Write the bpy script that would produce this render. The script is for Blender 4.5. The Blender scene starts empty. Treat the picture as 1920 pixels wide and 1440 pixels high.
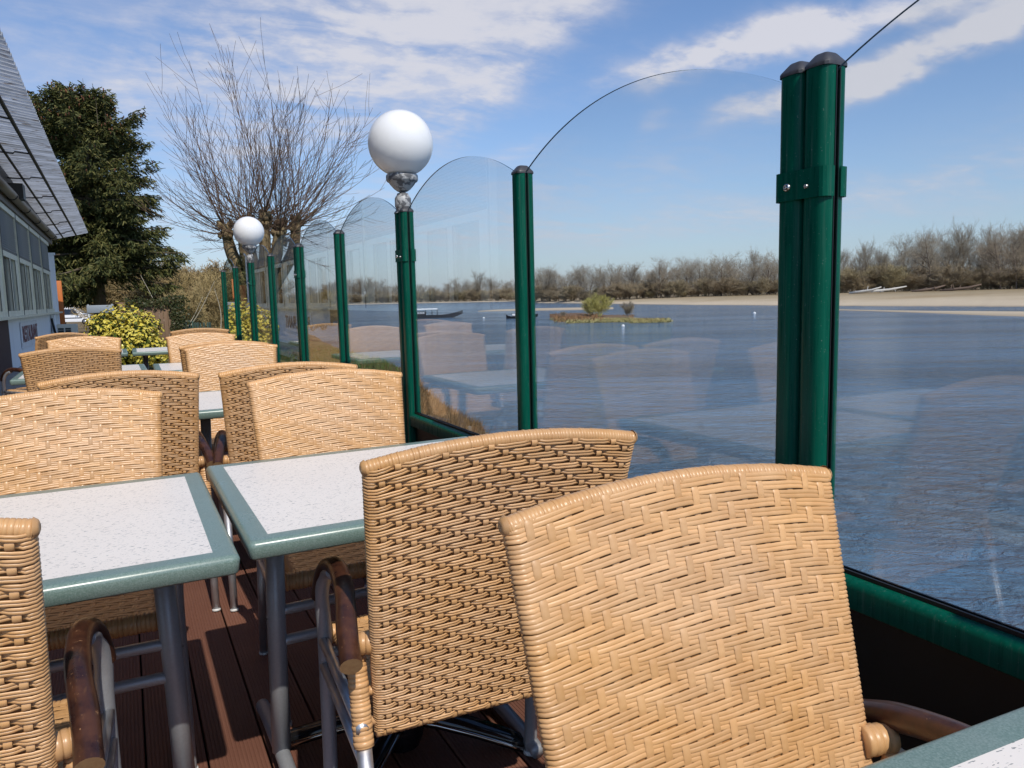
import bpy, bmesh, math, random
from math import sin, cos, pi, radians, sqrt
from mathutils import Vector, Matrix

random.seed(7)
SC = bpy.context.scene
COL = SC.collection

# ------------------------------------------------------------------ camera
F_PX, YAW, PITCH, ROLL, HCAM = 1417.755, 0.4720, 0.1161, -0.0242, 1.1914
def cam_axes():
    f = Vector((sin(YAW)*cos(PITCH), cos(YAW)*cos(PITCH), -sin(PITCH)))
    r = Vector((cos(YAW), -sin(YAW), 0))
    u = r.cross(f)
    c, s = cos(ROLL), sin(ROLL)
    return r*c+u*s, u*c-r*s, f
CR, CU, CF = cam_axes()
cam_d = bpy.data.cameras.new('camera')
cam = bpy.data.objects.new('camera', cam_d); COL.objects.link(cam)
cam_d.sensor_width = 36; cam_d.lens = F_PX/1920*36
cam_d.clip_start = 0.02; cam_d.clip_end = 6000
M = Matrix.Identity(4)
for i, a in enumerate((CR, CU, -CF)):
    for k in range(3): M[k][i] = a[k]
M[2][3] = HCAM
cam.matrix_world = M
SC.camera = cam
def ray(u, v):
    return (CF*F_PX + CR*(u-960) - CU*(v-720)).normalized()

# ------------------------------------------------------------------ light
SUN_EL, SUN_AZ = radians(48.7), radians(180+.6)      # azimuth clockwise from +Y
sunv = Vector((sin(SUN_AZ)*cos(SUN_EL), cos(SUN_AZ)*cos(SUN_EL), sin(SUN_EL)))
sl = bpy.data.lights.new('sun', 'SUN'); sl.energy = 3.75; sl.angle = radians(0.53); sl.color = (1, .945, .85)
so = bpy.data.objects.new('sun', sl); COL.objects.link(so)
so.rotation_euler = sunv.to_track_quat('Z', 'Y').to_euler()

SC.view_settings.view_transform = 'Standard'
SC.view_settings.look = 'None'
SC.view_settings.exposure = 0.0
SC.view_settings.gamma = 1.0
SC.view_settings.use_curve_mapping = False
SC.cycles.transparent_max_bounces = 48
SC.cycles.max_bounces = 10
SC.cycles.glossy_bounces = 5
SC.cycles.sample_clamp_direct = 5.0
SC.cycles.sample_clamp_indirect = 4.0
SC.cycles.caustics_reflective = False
SC.cycles.caustics_refractive = False
try:
    SC.cycles.use_denoising = True
    SC.cycles.denoiser = 'OPENIMAGEDENOISE'
except Exception: pass

# ------------------------------------------------------------------ node helpers
class N:
    """small wrapper for building node trees"""
    def __init__(s, tree): s.t = tree
    def new(s, typ, **kw):
        n = s.t.nodes.new(typ)
        for k, v in kw.items(): setattr(n, k, v)
        return n
    def put(s, sock, val):
        if isinstance(val, bpy.types.NodeSocket): s.t.links.new(val, sock)
        elif val is not None: sock.default_value = val
    def math(s, op, a, b=None, c=None, clamp=False):
        n = s.new('ShaderNodeMath', operation=op, use_clamp=clamp)
        s.put(n.inputs[0], a)
        if b is not None: s.put(n.inputs[1], b)
        if c is not None: s.put(n.inputs[2], c)
        return n.outputs[0]
    def vmath(s, op, a, b=None, out=0):
        n = s.new('ShaderNodeVectorMath', operation=op)
        s.put(n.inputs[0], a)
        if b is not None: s.put(n.inputs[1], b)
        return n.outputs[out]
    def mix(s, f, a, b, mode='MIX'):
        n = s.new('ShaderNodeMix', data_type='RGBA', blend_type=mode)
        s.put(n.inputs[0], f); s.put(n.inputs[6], a); s.put(n.inputs[7], b)
        return n.outputs[2]
    def noise(s, vec, scale, detail=4, rough=.55, dist=0, out=0, dim='3D'):
        n = s.new('ShaderNodeTexNoise', noise_dimensions=dim)
        s.put(n.inputs['Vector'], vec); s.put(n.inputs['Scale'], scale)
        n.inputs['Detail'].default_value = detail; n.inputs['Roughness'].default_value = rough
        n.inputs['Distortion'].default_value = dist
        return n.outputs[out]
    def ramp(s, f, stops, interp='LINEAR'):
        n = s.new('ShaderNodeValToRGB'); n.color_ramp.interpolation = interp
        e = n.color_ramp.elements
        while len(e) < len(stops): e.new(0.5)
        for el, (p, c) in zip(e, stops):
            el.position = p; el.color = c if len(c) == 4 else (*c, 1)
        s.put(n.inputs[0], f)
        return n.outputs[0]
    def map(s, v, a, b, c=0, d=1, smooth=False):
        n = s.new('ShaderNodeMapRange'); n.interpolation_type = 'SMOOTHSTEP' if smooth else 'LINEAR'
        s.put(n.inputs[0], v)
        for i, x in enumerate((a, b, c, d)): s.put(n.inputs[1+i], x)
        return n.outputs[0]
    def mapping(s, vec, scale=(1,1,1), rot=(0,0,0), loc=(0,0,0)):
        n = s.new('ShaderNodeMapping')
        s.put(n.inputs[0], vec); n.inputs[1].default_value = loc
        n.inputs[2].default_value = rot; n.inputs[3].default_value = scale
        return n.outputs[0]
    def bump(s, h, strength=.3, dist=.01, normal=None):
        n = s.new('ShaderNodeBump')
        s.put(n.inputs['Strength'], strength); s.put(n.inputs['Distance'], dist); s.put(n.inputs['Height'], h)
        if normal is not None: s.put(n.inputs['Normal'], normal)
        return n.outputs[0]

def rgb(c): return (*c, 1) if len(c) == 3 else c
def mat(name, color, rough=.5, metal=0, spec=.5, fn=None, **kw):
    m = bpy.data.materials.new(name); m.use_nodes = True
    nt = m.node_tree; nt.nodes.clear(); n = N(nt)
    out = n.new('ShaderNodeOutputMaterial'); p = n.new('ShaderNodeBsdfPrincipled')
    nt.links.new(p.outputs[0], out.inputs[0])
    p.inputs['Base Color'].default_value = rgb(color); p.inputs['Roughness'].default_value = rough
    p.inputs['Metallic'].default_value = metal; p.inputs['Specular IOR Level'].default_value = spec
    for k, v in kw.items(): p.inputs[k.replace('_', ' ')].default_value = v
    if fn: fn(n, p)
    m.diffuse_color = rgb(color)
    return m
def tc(n, which='Object'): return n.new('ShaderNodeTexCoord').outputs[which]
def wpos(n): return n.new('ShaderNodeNewGeometry').outputs['Position']
def island(n): return n.new('ShaderNodeNewGeometry').outputs['Random Per Island']
def objrand(n): return n.new('ShaderNodeObjectInfo').outputs['Random']

# ------------------------------------------------------------------ sky
W = bpy.data.worlds.new('World'); SC.world = W; W.use_nodes = True
wt = W.node_tree; wt.nodes.clear(); n = N(wt)
sky = n.new('ShaderNodeTexSky'); sky.sky_type = 'NISHITA'; sky.sun_disc = False
sky.sun_elevation = SUN_EL; sky.sun_rotation = SUN_AZ
sky.altitude = 100; sky.air_density = 1.0; sky.dust_density = 0.6; sky.ozone_density = 1.6
D = n.new('ShaderNodeTexCoord').outputs['Generated']
sep = n.new('ShaderNodeSeparateXYZ'); n.put(sep.inputs[0], D)
zz = n.math('MAXIMUM', sep.outputs[2], 0.0)
# cirrus layer: project the view direction on a high plane
den = n.math('ADD', zz, 0.12)
pl = n.new('ShaderNodeCombineXYZ')
n.put(pl.inputs[0], n.math('DIVIDE', sep.outputs[0], den)); n.put(pl.inputs[1], n.math('DIVIDE', sep.outputs[1], den))
PL = pl.outputs[0]
warp = n.noise(PL, 1.3, 3, .5, out=1)
PW = n.vmath('ADD', PL, n.vmath('SCALE', n.vmath('SUBTRACT', warp, (.5, .5, .5)), None))
wt.nodes[-1]
def _fixscale():
    for nd in wt.nodes:
        if nd.type == 'VECT_MATH' and nd.operation == 'SCALE': nd.inputs['Scale'].default_value = .55
_fixscale()
fib = n.noise(n.mapping(PW, (.8, 3.4, 1), rot=(0, 0, radians(-62))), 1.5, 7, .58)      # stretched fibres
puf = n.noise(PW, 1.7, 6, .55)
tex = n.math('ADD', n.math('MULTIPLY', fib, .6), n.math('MULTIPLY', puf, .4))
fine = n.noise(PL, 9, 4, .6)
Dw = n.vmath('ADD', D, n.vmath('MULTIPLY', n.vmath('SUBTRACT', n.noise(D, 7, 4, .6, out=1), (.5, .5, .5)), (.09, .09, .07)))
def blob(u, v, ang, ru, rv, amp, soft=1.0):
    """an elongated patch of cloud round one direction of the sky; radii in radians-ish tangents"""
    c = ray(u, v)
    t1 = (CR*cos(radians(ang)) + CU*sin(radians(ang))); t1 = (t1 - c*t1.dot(c)).normalized(); t2 = c.cross(t1)
    dc = n.math('MAXIMUM', n.vmath('DOT_PRODUCT', Dw, tuple(c), out=1), .05)
    a = n.math('DIVIDE', n.vmath('DOT_PRODUCT', Dw, tuple(t1/ru), out=1), dc)
    b = n.math('DIVIDE', n.vmath('DOT_PRODUCT', Dw, tuple(t2/rv), out=1), dc)
    r2 = n.math('ADD', n.math('MULTIPLY', a, a), n.math('MULTIPLY', b, b))
    return n.math('MULTIPLY', n.math('POWER', 2.71828, n.math('MULTIPLY', r2, -1.0)), amp)
BL = [ (500, 80, 12, .22, .095, .8), (330, 150, 20, .10, .04, .4), (760, 130, 25, .26, .06, .72), (780, 25, 8, .24, .05, .62), (930, 160, 38, .17, .035, .75),
       (560, 250, 10, .2, .04, .30), (990, 285, 14, .06, .016, .42), (1400, 80, 17, .17, .024, 1.3), (1290, 110, 20, .10, .030, .5),
       (1650, 22, 14, .17, .020, 1.1), (1480, 175, 14, .10, .022, .8), (1640, 135, 20, .15, .020, 1.3), (1830, 55, 27, .13, .020, 1.2),
       (1225, 232, 40, .028, .018, .45), (1770, 325, 10, .14, .020, .42), (1130, 330, 6, .25, .035, .40), (1500, 400, 4, .6, .035, .36), (1000, 440, 3, .5, .03, .34), (300, 420, 3, .6, .06, .40),
       (2250, 150, 15, .25, .05, .5), (-300, 100, 10, .3, .08, .5)]
acc = None
for bl in BL:
    x = blob(*bl); acc = x if acc is None else n.math('ADD', acc, x)
texm = n.map(tex, .31, .74, .12, 1.28)
dens = n.math('MULTIPLY', acc, texm)
dens = n.math('ADD', dens, n.math('MULTIPLY', n.map(fine, .42, .75, 0, .38), acc))
everywhere = n.map(n.noise(PL, .55, 5, .6), .55, .80, 0, .12, True)
dens = n.math('ADD', dens, n.math('MULTIPLY', everywhere, n.map(zz, .35, .7, 0, 1)))
cl = n.map(dens, .06, 1.2, 0, .88, True)
bg_cloud = n.mix(n.map(dens, .3, 1.0, 0, 1), (4.9, 5.0, 6.0, 1), (6.2, 6.15, 6.6, 1))
tint = n.mix(1.0, sky.outputs[0], (.86, 1.02, 1.24, 1), 'MULTIPLY')
hz = n.math('POWER', 2.71828, n.math('MULTIPLY', zz, -8.0))
tint = n.mix(n.math('MULTIPLY', hz, .72), tint, (4.1, 4.7, 5.7, 1))
skyc = n.mix(cl, tint, bg_cloud)
bg = n.new('ShaderNodeBackground'); n.put(bg.inputs[0], skyc); bg.inputs[1].default_value = 0.115
wo = n.new('ShaderNodeOutputWorld'); wt.links.new(bg.outputs[0], wo.inputs[0])
W.cycles.sampling_method = 'MANUAL'; W.cycles.sample_map_resolution = 512

# ------------------------------------------------------------------ mesh helpers
class MB:
    def __init__(s): s.v = []; s.f = []; s.m = []; s.sm = []
    def add(s, vs, fs, m=0, smooth=True):
        o = len(s.v); s.v += [tuple(x) for x in vs]
        for f in fs: s.f.append(tuple(i+o for i in f))
        s.m += [m]*len(fs); s.sm += [smooth]*len(fs)
    def box(s, c, d, m=0, rz=0, T=None):
        c = Vector(c); x, y, z = d[0]/2, d[1]/2, d[2]/2
        vs = [Vector((i*x, j*y, k*z)) for k in (-1, 1) for j in (-1, 1) for i in (-1, 1)]
        R = Matrix.Rotation(rz, 3, 'Z') if rz else None
        vs = [(R @ v if R else v)+c for v in vs]
        if T is not None: vs = [T @ v for v in vs]
        s.add(vs, [(0, 2, 3, 1), (4, 5, 7, 6), (0, 1, 5, 4), (2, 6, 7, 3), (0, 4, 6, 2), (1, 3, 7, 5)], m, False)
    def bbox(s, c, d, b=.004, m=0, seg=2, axes=None):
        """box with rounded edges"""
        bm = bmesh.new(); bmesh.ops.create_cube(bm, size=1)
        for v in bm.verts: v.co = Vector((v.co.x*d[0], v.co.y*d[1], v.co.z*d[2]))
        es = bm.edges[:]
        if axes: es = [e for e in es if [abs(x) > 1e-5 for x in (e.verts[0].co-e.verts[1].co)].index(True) in axes]
        bmesh.ops.bevel(bm, geom=es, offset=b, segments=seg, affect='EDGES', profile=.5)
        bm.verts.index_update()
        s.add([v.co+Vector(c) for v in bm.verts], [[v.index for v in f.verts] for f in bm.faces], m, True)
        bm.free()
    def tube(s, pts, r, sides=10, m=0, cap=True, ripple=None, smooth=True, flat=1.0):
        pts = [Vector(p) for p in pts]; k = len(pts)
        rs = r if isinstance(r, (list, tuple)) else [r]*k
        T = []
        for i in range(k):
            t = pts[min(i+1, k-1)]-pts[max(i-1, 0)]
            T.append(t.normalized() if t.length > 1e-9 else Vector((0, 0, 1)))
        ref = Vector((0, 0, 1)) if abs(T[0].z) < .9 else Vector((1, 0, 0))
        nrm = (ref - T[0]*ref.dot(T[0])).normalized()
        vs = []; fs = []
        for i in range(k):
            nrm = (nrm - T[i]*nrm.dot(T[i])).normalized(); b = T[i].cross(nrm)
            for j in range(sides):
                a = 2*pi*j/sides
                vs.append(pts[i]+(nrm*cos(a)*flat+b*sin(a))*rs[i])
        for i in range(k-1):
            for j in range(sides):
                a = i*sides+j; c = i*sides+(j+1) % sides
                fs.append((a, c, c+sides, a+sides))
        if cap:
            fs.append(tuple(range(sides-1, -1, -1))); fs.append(tuple((k-1)*sides+j for j in range(sides)))
        s.add(vs, fs, m, smooth)
    def lathe(s, prof, c=(0, 0, 0), sides=24, m=0):
        """prof: list of (radius, z)"""
        vs = []; fs = []; c = Vector(c)
        for r, z in prof:
            for j in range(sides):
                a = 2*pi*j/sides; vs.append(c+Vector((r*cos(a), r*sin(a), z)))
        for i in range(len(prof)-1):
            for j in range(sides):
                a = i*sides+j; b = i*sides+(j+1) % sides
                fs.append((a, b, b+sides, a+sides))
        s.add(vs, fs, m, True)
    def extrude(s, poly, a, b, axis='y', m=0, cap=True, smooth=False):
        """2D closed polygon (p,q) swept from a to b along an axis; p,q are the two other axes in order"""
        k = len(poly); vs = []
        for t in (a, b):
            for p, q in poly:
                vs.append({'y': (p, t, q), 'x': (t, p, q), 'z': (p, q, t)}[axis])
        fs = [(i, (i+1) % k, (i+1) % k+k, i+k) for i in range(k)]
        if cap: fs += [tuple(range(k-1, -1, -1)), tuple(range(k, 2*k))]
        s.add(vs, fs, m, smooth)
    def mesh(s, name, mats):
        me = bpy.data.meshes.new(name); me.from_pydata(s.v, [], s.f)
        me.polygons.foreach_set('material_index', s.m); me.polygons.foreach_set('use_smooth', s.sm)
        for mm in (mats if isinstance(mats, (list, tuple)) else [mats]): me.materials.append(mm)
        me.update()
        return me
    def obj(s, name, mats, parent=None, loc=None, autosmooth=None):
        me = s.mesh(name, mats)
        if autosmooth is not None: sharp(me, autosmooth)
        return link(name, me, parent, loc)
def sharp(me, deg=35):
    bm = bmesh.new(); bm.from_mesh(me)
    for e in bm.edges:
        if len(e.link_faces) == 2 and e.calc_face_angle(0) > radians(deg): e.smooth = False
    bm.to_mesh(me); bm.free()
def link(name, me, parent=None, loc=None):
    o = bpy.data.objects.new(name, me); COL.objects.link(o)
    if parent is not None: o.parent = parent
    if loc is not None: o.location = loc
    return o
def tag(o, label=None, cat=None, group=None, kind=None):
    if label: o['label'] = label
    if cat: o['category'] = cat
    if group: o['group'] = group
    if kind: o['kind'] = kind
    return o
def thing(name, label, cat, loc=(0, 0, 0), rz=0, group=None):
    o = bpy.data.objects.new(name, None); COL.objects.link(o)
    o.empty_display_size = .1
    o.location = loc; o.rotation_euler = (0, 0, rz)
    return tag(o, label, cat, group)
CH = {}
def kids(o): return [c for c in COL.objects if c.parent == o]
def copy_tree(o, children):
    """copy a thing with its parts and sub-parts; children = {object: [children]}"""
    c = o.copy(); COL.objects.link(c)
    for ch in children.get(o, []):
        d = copy_tree(ch, children); d.parent = c
    return c
def child_map(root_objs):
    mp = {}
    for ob in COL.objects:
        if ob.parent: mp.setdefault(ob.parent, []).append(ob)
    return mp
def smoothpath(pts, k=6):
    P = [Vector(p) for p in pts]; out = []
    for i in range(len(P)-1):
        p0 = P[max(i-1, 0)]; p1 = P[i]; p2 = P[i+1]; p3 = P[min(i+2, len(P)-1)]
        for j in range(k):
            t = j/k
            out.append(.5*((2*p1)+(-p0+p2)*t+(2*p0-5*p1+4*p2-p3)*t*t+(-p0+3*p1-3*p2+p3)*t**3))
    out.append(P[-1]); return out
def hnoise(x, y, s=1.0, seed=0):
    from mathutils import noise as mn
    return mn.noise(Vector((x*s+seed*13.7, y*s-seed*7.1, seed*3.3)))

# ------------------------------------------------------------------ materials
def cane_fn(c1, c2):
    def fn(n, p):
        r = objrand(n); o = tc(n)
        nz = n.noise(o, 26, 4, .6); big = n.noise(o, 3.2, 2)
        c = n.mix(n.map(nz, .3, .7), rgb(c1), rgb(c2))
        hsv = n.new('ShaderNodeHueSaturation')
        n.put(hsv.inputs['Value'], n.math('ADD', n.map(r, 0, 1, .88, 1.10), n.map(island(n), 0, 1, -.05, .05)))
        n.put(hsv.inputs['Saturation'], n.map(big, .3, .7, .9, 1.06))
        n.put(hsv.inputs['Color'], c); n.put(p.inputs['Base Color'], hsv.outputs[0])
        streak = n.noise(n.mapping(o, (4, 160, 160)), 3, 3)
        n.put(p.inputs['Normal'], n.bump(streak, .12, .0008))
        n.put(p.inputs['Roughness'], n.map(nz, .2, .8, .27, .44))
    return fn
CANE = mat('cane', (.6, .37, .16), .35, spec=.5, fn=cane_fn((.56, .302, .120), (.65, .378, .172)))
CANE_D = mat('cane_core', (.46, .225, .08), .7, spec=.2)
def alu_fn(n, p):
    o = tc(n); nz = n.noise(o, 30, 4)
    n.put(p.inputs['Roughness'], n.map(nz, .3, .7, .36, .52))
    n.put(p.inputs['Base Color'], n.mix(n.map(nz, .3, .75), (.50, .51, .53, 1), (.60, .60, .62, 1)))
ALU = mat('aluminium', (.55, .56, .58), .42, .85, fn=alu_fn)
def alud_fn(n, p):
    nz = n.noise(tc(n), 180, 2)
    n.put(p.inputs['Base Color'], n.mix(nz, (.30, .31, .33, 1), (.40, .41, .43, 1)))
GREYTUBE = mat('grey_powder_tube', (.35, .36, .38), .45, .35, fn=alud_fn)
PLASTIC_W = mat('foot_plastic', (.7, .7, .68), .5)
def bamboo_fn(n, p):
    o = tc(n)
    a = n.noise(n.mapping(o, (1, 1, 1)), 22, 5, .65); s = n.noise(n.mapping(o, (70, 8, 70)), 2, 4)
    c = n.mix(n.map(a, .38, .62), (.030, .012, .009, 1), (.075, .028, .014, 1))
    c = n.mix(n.map(s, .6, .8, 0, .45), c, (.16, .075, .028, 1))
    spots = n.noise(o, 75, 3, .7)
    c = n.mix(n.map(spots, .66, .72, 0, .8), c, (.36, .19, .09, 1))
    n.put(p.inputs['Base Color'], c); n.put(p.inputs['Roughness'], n.map(a, .3, .7, .24, .42))
    n.put(p.inputs['Normal'], n.bump(s, .15, .001))
BAMBOO = mat('dark_bamboo', (.1, .045, .02), .3, fn=bamboo_fn)
BAMBOO_END = mat('bamboo_end', (.26, .15, .07), .6, fn=lambda n, p: n.put(p.inputs['Base Color'], n.mix(n.noise(tc(n), 160, 3), (.20, .10, .045, 1), (.36, .23, .11, 1))))
def lam_fn(n, p):
    o = tc(n)
    v = n.noise(n.mapping(o, (95, 330, 1)), 1.0, 2, .5)
    m1 = n.map(v, .645, .668, 0, 1)
    v2 = n.noise(n.mapping(o, (140, 300, 1), loc=(3, 9, 0)), 1.0, 1, .5)
    m2 = n.map(v2, .685, .71, 0, .6)
    big = n.noise(o, 5, 3)
    base = n.mix(big, (.79, .73, .66, 1), (.84, .785, .715, 1))
    c = n.mix(m1, base, (.24, .25, .24, 1)); c = n.mix(m2, c, (.34, .35, .34, 1))
    n.put(p.inputs['Base Color'], c)
LAMINATE = mat('white_laminate', (.8, .78, .77), .38, spec=.4, fn=lam_fn)
def edge_fn(n, p):
    o = tc(n); sp = n.noise(o, 420, 2, .6); b = n.noise(o, 9, 3)
    c = n.mix(n.map(sp, .35, .7), (.115, .185, .155, 1), (.22, .295, .262, 1))
    c = n.mix(n.map(b, .4, .75, 0, .25), c, (.23, .26, .255, 1))
    n.put(p.inputs['Base Color'], c)
    n.put(p.inputs['Roughness'], n.map(b, .3, .7, .26, .36)); n.put(p.inputs['Normal'], n.bump(sp, .06, .0006))
TEDGE = mat('grey_green_table_edge', (.10, .18, .15), .3, spec=.6, fn=edge_fn)
TUNDER = mat('table_underside', (.05, .05, .055), .6)
def green_fn(n, p):
    o = tc(n); nz = n.noise(n.mapping(o, (30, 30, 3)), 3, 5, .6); d = n.noise(o, 260, 2, .6)
    c = n.mix(n.map(nz, .35, .75), (.0009, .070, .044, 1), (.0020, .096, .060, 1))
    c = n.mix(n.map(d, .69, .74, 0, .5), c, (.22, .28, .25, 1))
    dr = n.noise(n.mapping(o, (55, 55, 1.1)), 2, 4, .7)
    c = n.mix(n.map(dr, .56, .75, 0, .22), c, (.16, .22, .19, 1))
    n.put(p.inputs['Base Color'], c); n.put(p.inputs['Roughness'], n.map(nz, .3, .7, .24, .36))
GREEN = mat('green_powder_coat', (.005, .10, .065), .34, spec=.12, fn=green_fn)
CAPM = mat('black_plastic_cap', (.035, .035, .04), .42, fn=lambda n, p: n.put(p.inputs['Base Color'], n.mix(n.noise(tc(n), 60, 4), (.025, .025, .03, 1), (.07, .068, .07, 1))))
RUBBER = mat('black_gasket', (.008, .008, .008), .5)
PANELM = mat('dark_lower_panel', (.006, .012, .010), .35)
SCREW = mat('steel_screw', (.6, .58, .55), .25, 1)
# thin clear glass: two faces of straight-through transmission with a mirror reflection by angle
def glass_mat():
    m = bpy.data.materials.new('clear_glass'); m.use_nodes = True; t = m.node_tree; t.nodes.clear(); n = N(t)
    out = n.new('ShaderNodeOutputMaterial')
    lw = n.new('ShaderNodeLayerWeight'); lw.inputs[0].default_value = .5
    f = n.math('MULTIPLY_ADD', n.math('POWER', lw.outputs['Facing'], 5.0), .95, .043)
    tr = n.new('ShaderNodeBsdfTransparent'); tr.inputs[0].default_value = (.985, .992, .992, 1)
    gl = n.new('ShaderNodeBsdfGlossy'); gl.inputs['Roughness'].default_value = .0; gl.inputs[0].default_value = (1, 1, 1, 1)
    mx = n.new('ShaderNodeMixShader'); n.put(mx.inputs[0], f); t.links.new(tr.outputs[0], mx.inputs[1]); t.links.new(gl.outputs[0], mx.inputs[2])
    t.links.new(mx.outputs[0], out.inputs[0])
    return m
GLASS = glass_mat()
GEDGE = mat('glass_edge', (.05, .09, .13), .15)
def globe_mat():
    m = bpy.data.materials.new('opal_globe'); m.use_nodes = True; t = m.node_tree; t.nodes.clear(); n = N(t)
    out = n.new('ShaderNodeOutputMaterial'); o = tc(n)
    dirt = n.mix(n.map(n.noise(o, 9, 5, .7), .56, .8, 0, .16), (.94, .935, .925, 1), (.55, .50, .42, 1))
    p = n.new('ShaderNodeBsdfPrincipled'); n.put(p.inputs['Base Color'], dirt); p.inputs['Roughness'].default_value = .12
    tl = n.new('ShaderNodeBsdfTranslucent'); n.put(tl.inputs[0], dirt)
    mx = n.new('ShaderNodeMixShader'); mx.inputs[0].default_value = .14; t.links.new(p.outputs[0], mx.inputs[1]); t.links.new(tl.outputs[0], mx.inputs[2])
    t.links.new(mx.outputs[0], out.inputs[0]); return m
GLOBE = globe_mat()
def flake_fn(n, p):
    o = tc(n); a = n.noise(o, 28, 5, .65); b = n.noise(o, 120, 3)
    m = n.map(a, .47, .53)
    c = n.mix(m, (.12, .12, .125, 1), n.mix(b, (.32, .32, .32, 1), (.52, .52, .51, 1)))
    n.put(p.inputs['Base Color'], c); n.put(p.inputs['Normal'], n.bump(m, .5, .001))
LAMPBASE = mat('flaking_lamp_metal', (.3, .3, .3), .5, fn=flake_fn)
def wpc_fn(n, p):
    o = tc(n); r = objrand(n)
    st = n.noise(n.mapping(o, (60, 1.2, 1)), 2, 5, .65); bl = n.noise(o, 3, 4)
    fine = n.noise(n.mapping(o, (400, 18, 1)), 1, 3, .6)
    c = n.mix(st, (.145, .060, .040, 1), (.205, .092, .060, 1))
    c = n.mix(n.map(bl, .45, .75, 0, .35), c, (.25, .12, .075, 1))
    c = n.mix(n.map(fine, .66, .74, 0, .5), c, (.38, .22, .15, 1))
    hsv = n.new('ShaderNodeHueSaturation'); n.put(hsv.inputs['Value'], n.map(r, 0, 1, .86, 1.12)); n.put(hsv.inputs['Color'], c)
    n.put(p.inputs['Base Color'], hsv.outputs[0]); n.put(p.inputs['Normal'], n.bump(fine, .2, .001))
WPC = mat('red_brown_decking', (.18, .07, .04), .62, spec=.3, fn=wpc_fn)
BLACKGLOSS = mat('black_gloss', (.01, .01, .011), .12, spec=.6)
CHROME = mat('dark_chrome', (.45, .42, .38), .12, 1)

# ------------------------------------------------------------------ terrain, river
def shore_x(y):
    pts = [(-200, -10), (-20, 2.6), (6, 3.4), (12, 5.2), (17, 8.2), (21, 9.6), (27, 10.0), (60, 15.5), (150, 28.5), (620, 96), (3000, 420)]
    for (a, xa), (b, xb) in zip(pts, pts[1:]):
        if y <= b: 
            t = (y-a)/(b-a); return xa+(xb-xa)*t
    return pts[-1][1]
def land_z(y):
    return -.22 if y < 14 else (-.22-(y-14)*.0125 if y < 100 else -1.3)
WATER_Z = -2.8
def ground_z(x, y):
    s = shore_x(y)+.5*hnoise(0, y, .25, 3)
    d = s-x                                    # distance inland
    zl = land_z(y)
    bankw = 3.4 if y < 40 else 6
    if d < -2: z = -3.6
    elif d < 0: z = WATER_Z+.0+d*.4
    else:
        t = min(1, d/bankw); t = t*t*(3-2*t)
        top = zl if x < 3 else zl-.35*min(1, (x-3)/6)*(1 if y < 60 else 0)
        z = WATER_Z+(top-WATER_Z)*t
        z += .09*hnoise(x, y, .7, 1)*(1 if x > 2 else .25) + .04*hnoise(x, y, 2.3, 2)*(1 if x > 2 else .3)
    return z
def axis(ranges):
    out = []
    for a, b, k in ranges:
        out += [a+(b-a)*i/k for i in range(k)]
    return out+[ranges[-1][1]]
gx = axis([(-400, -60, 12), (-60, -8, 18), (-8, 0, 16), (0, 12, 44), (12, 32, 26), (32, 110, 16), (110, 440, 8)])
gy = axis([(-200, -20, 9), (-20, 0, 10), (0, 10, 20), (10, 34, 64), (34, 70, 24), (70, 160, 18), (160, 640, 16), (640, 3000, 8)])
g = MB(); nx = len(gx)
vs = [(x, y, ground_z(x, y)) for y in gy for x in gx]
fs = [(j*nx+i, j*nx+i+1, (j+1)*nx+i+1, (j+1)*nx+i) for j in range(len(gy)-1) for i in range(nx-1)]
g.add(vs, fs)
def ground_fn(n, p):
    w = wpos(n); s = n.new('ShaderNodeSeparateXYZ'); n.put(s.inputs[0], w)
    a = n.noise(w, .35, 5, .6); b = n.noise(w, 5, 5, .65); c3 = n.noise(w, 40, 3, .7)
    grass = n.mix(b, (.045, .075, .018, 1), (.12, .14, .045, 1))
    dry = n.mix(b, (.14, .095, .05, 1), (.25, .19, .11, 1))
    low = n.map(s.outputs[2], -1.0, -.6, 1, 0)
    f = n.math('MAXIMUM', n.map(a, .48, .62), low)
    c = n.mix(f, grass, dry)
    c = n.mix(n.map(c3, .55, .75, 0, .6), c, (.05, .04, .02, 1))
    n.put(p.inputs['Base Color'], c); n.put(p.inputs['Normal'], n.bump(c3, .8, .05))
GROUND = mat('bank_ground', (.1, .1, .04), .9, spec=.1, fn=ground_fn)
tag(g.obj('ground', GROUND), 'grassy river bank and lawn behind the terrace', kind='structure')

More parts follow.
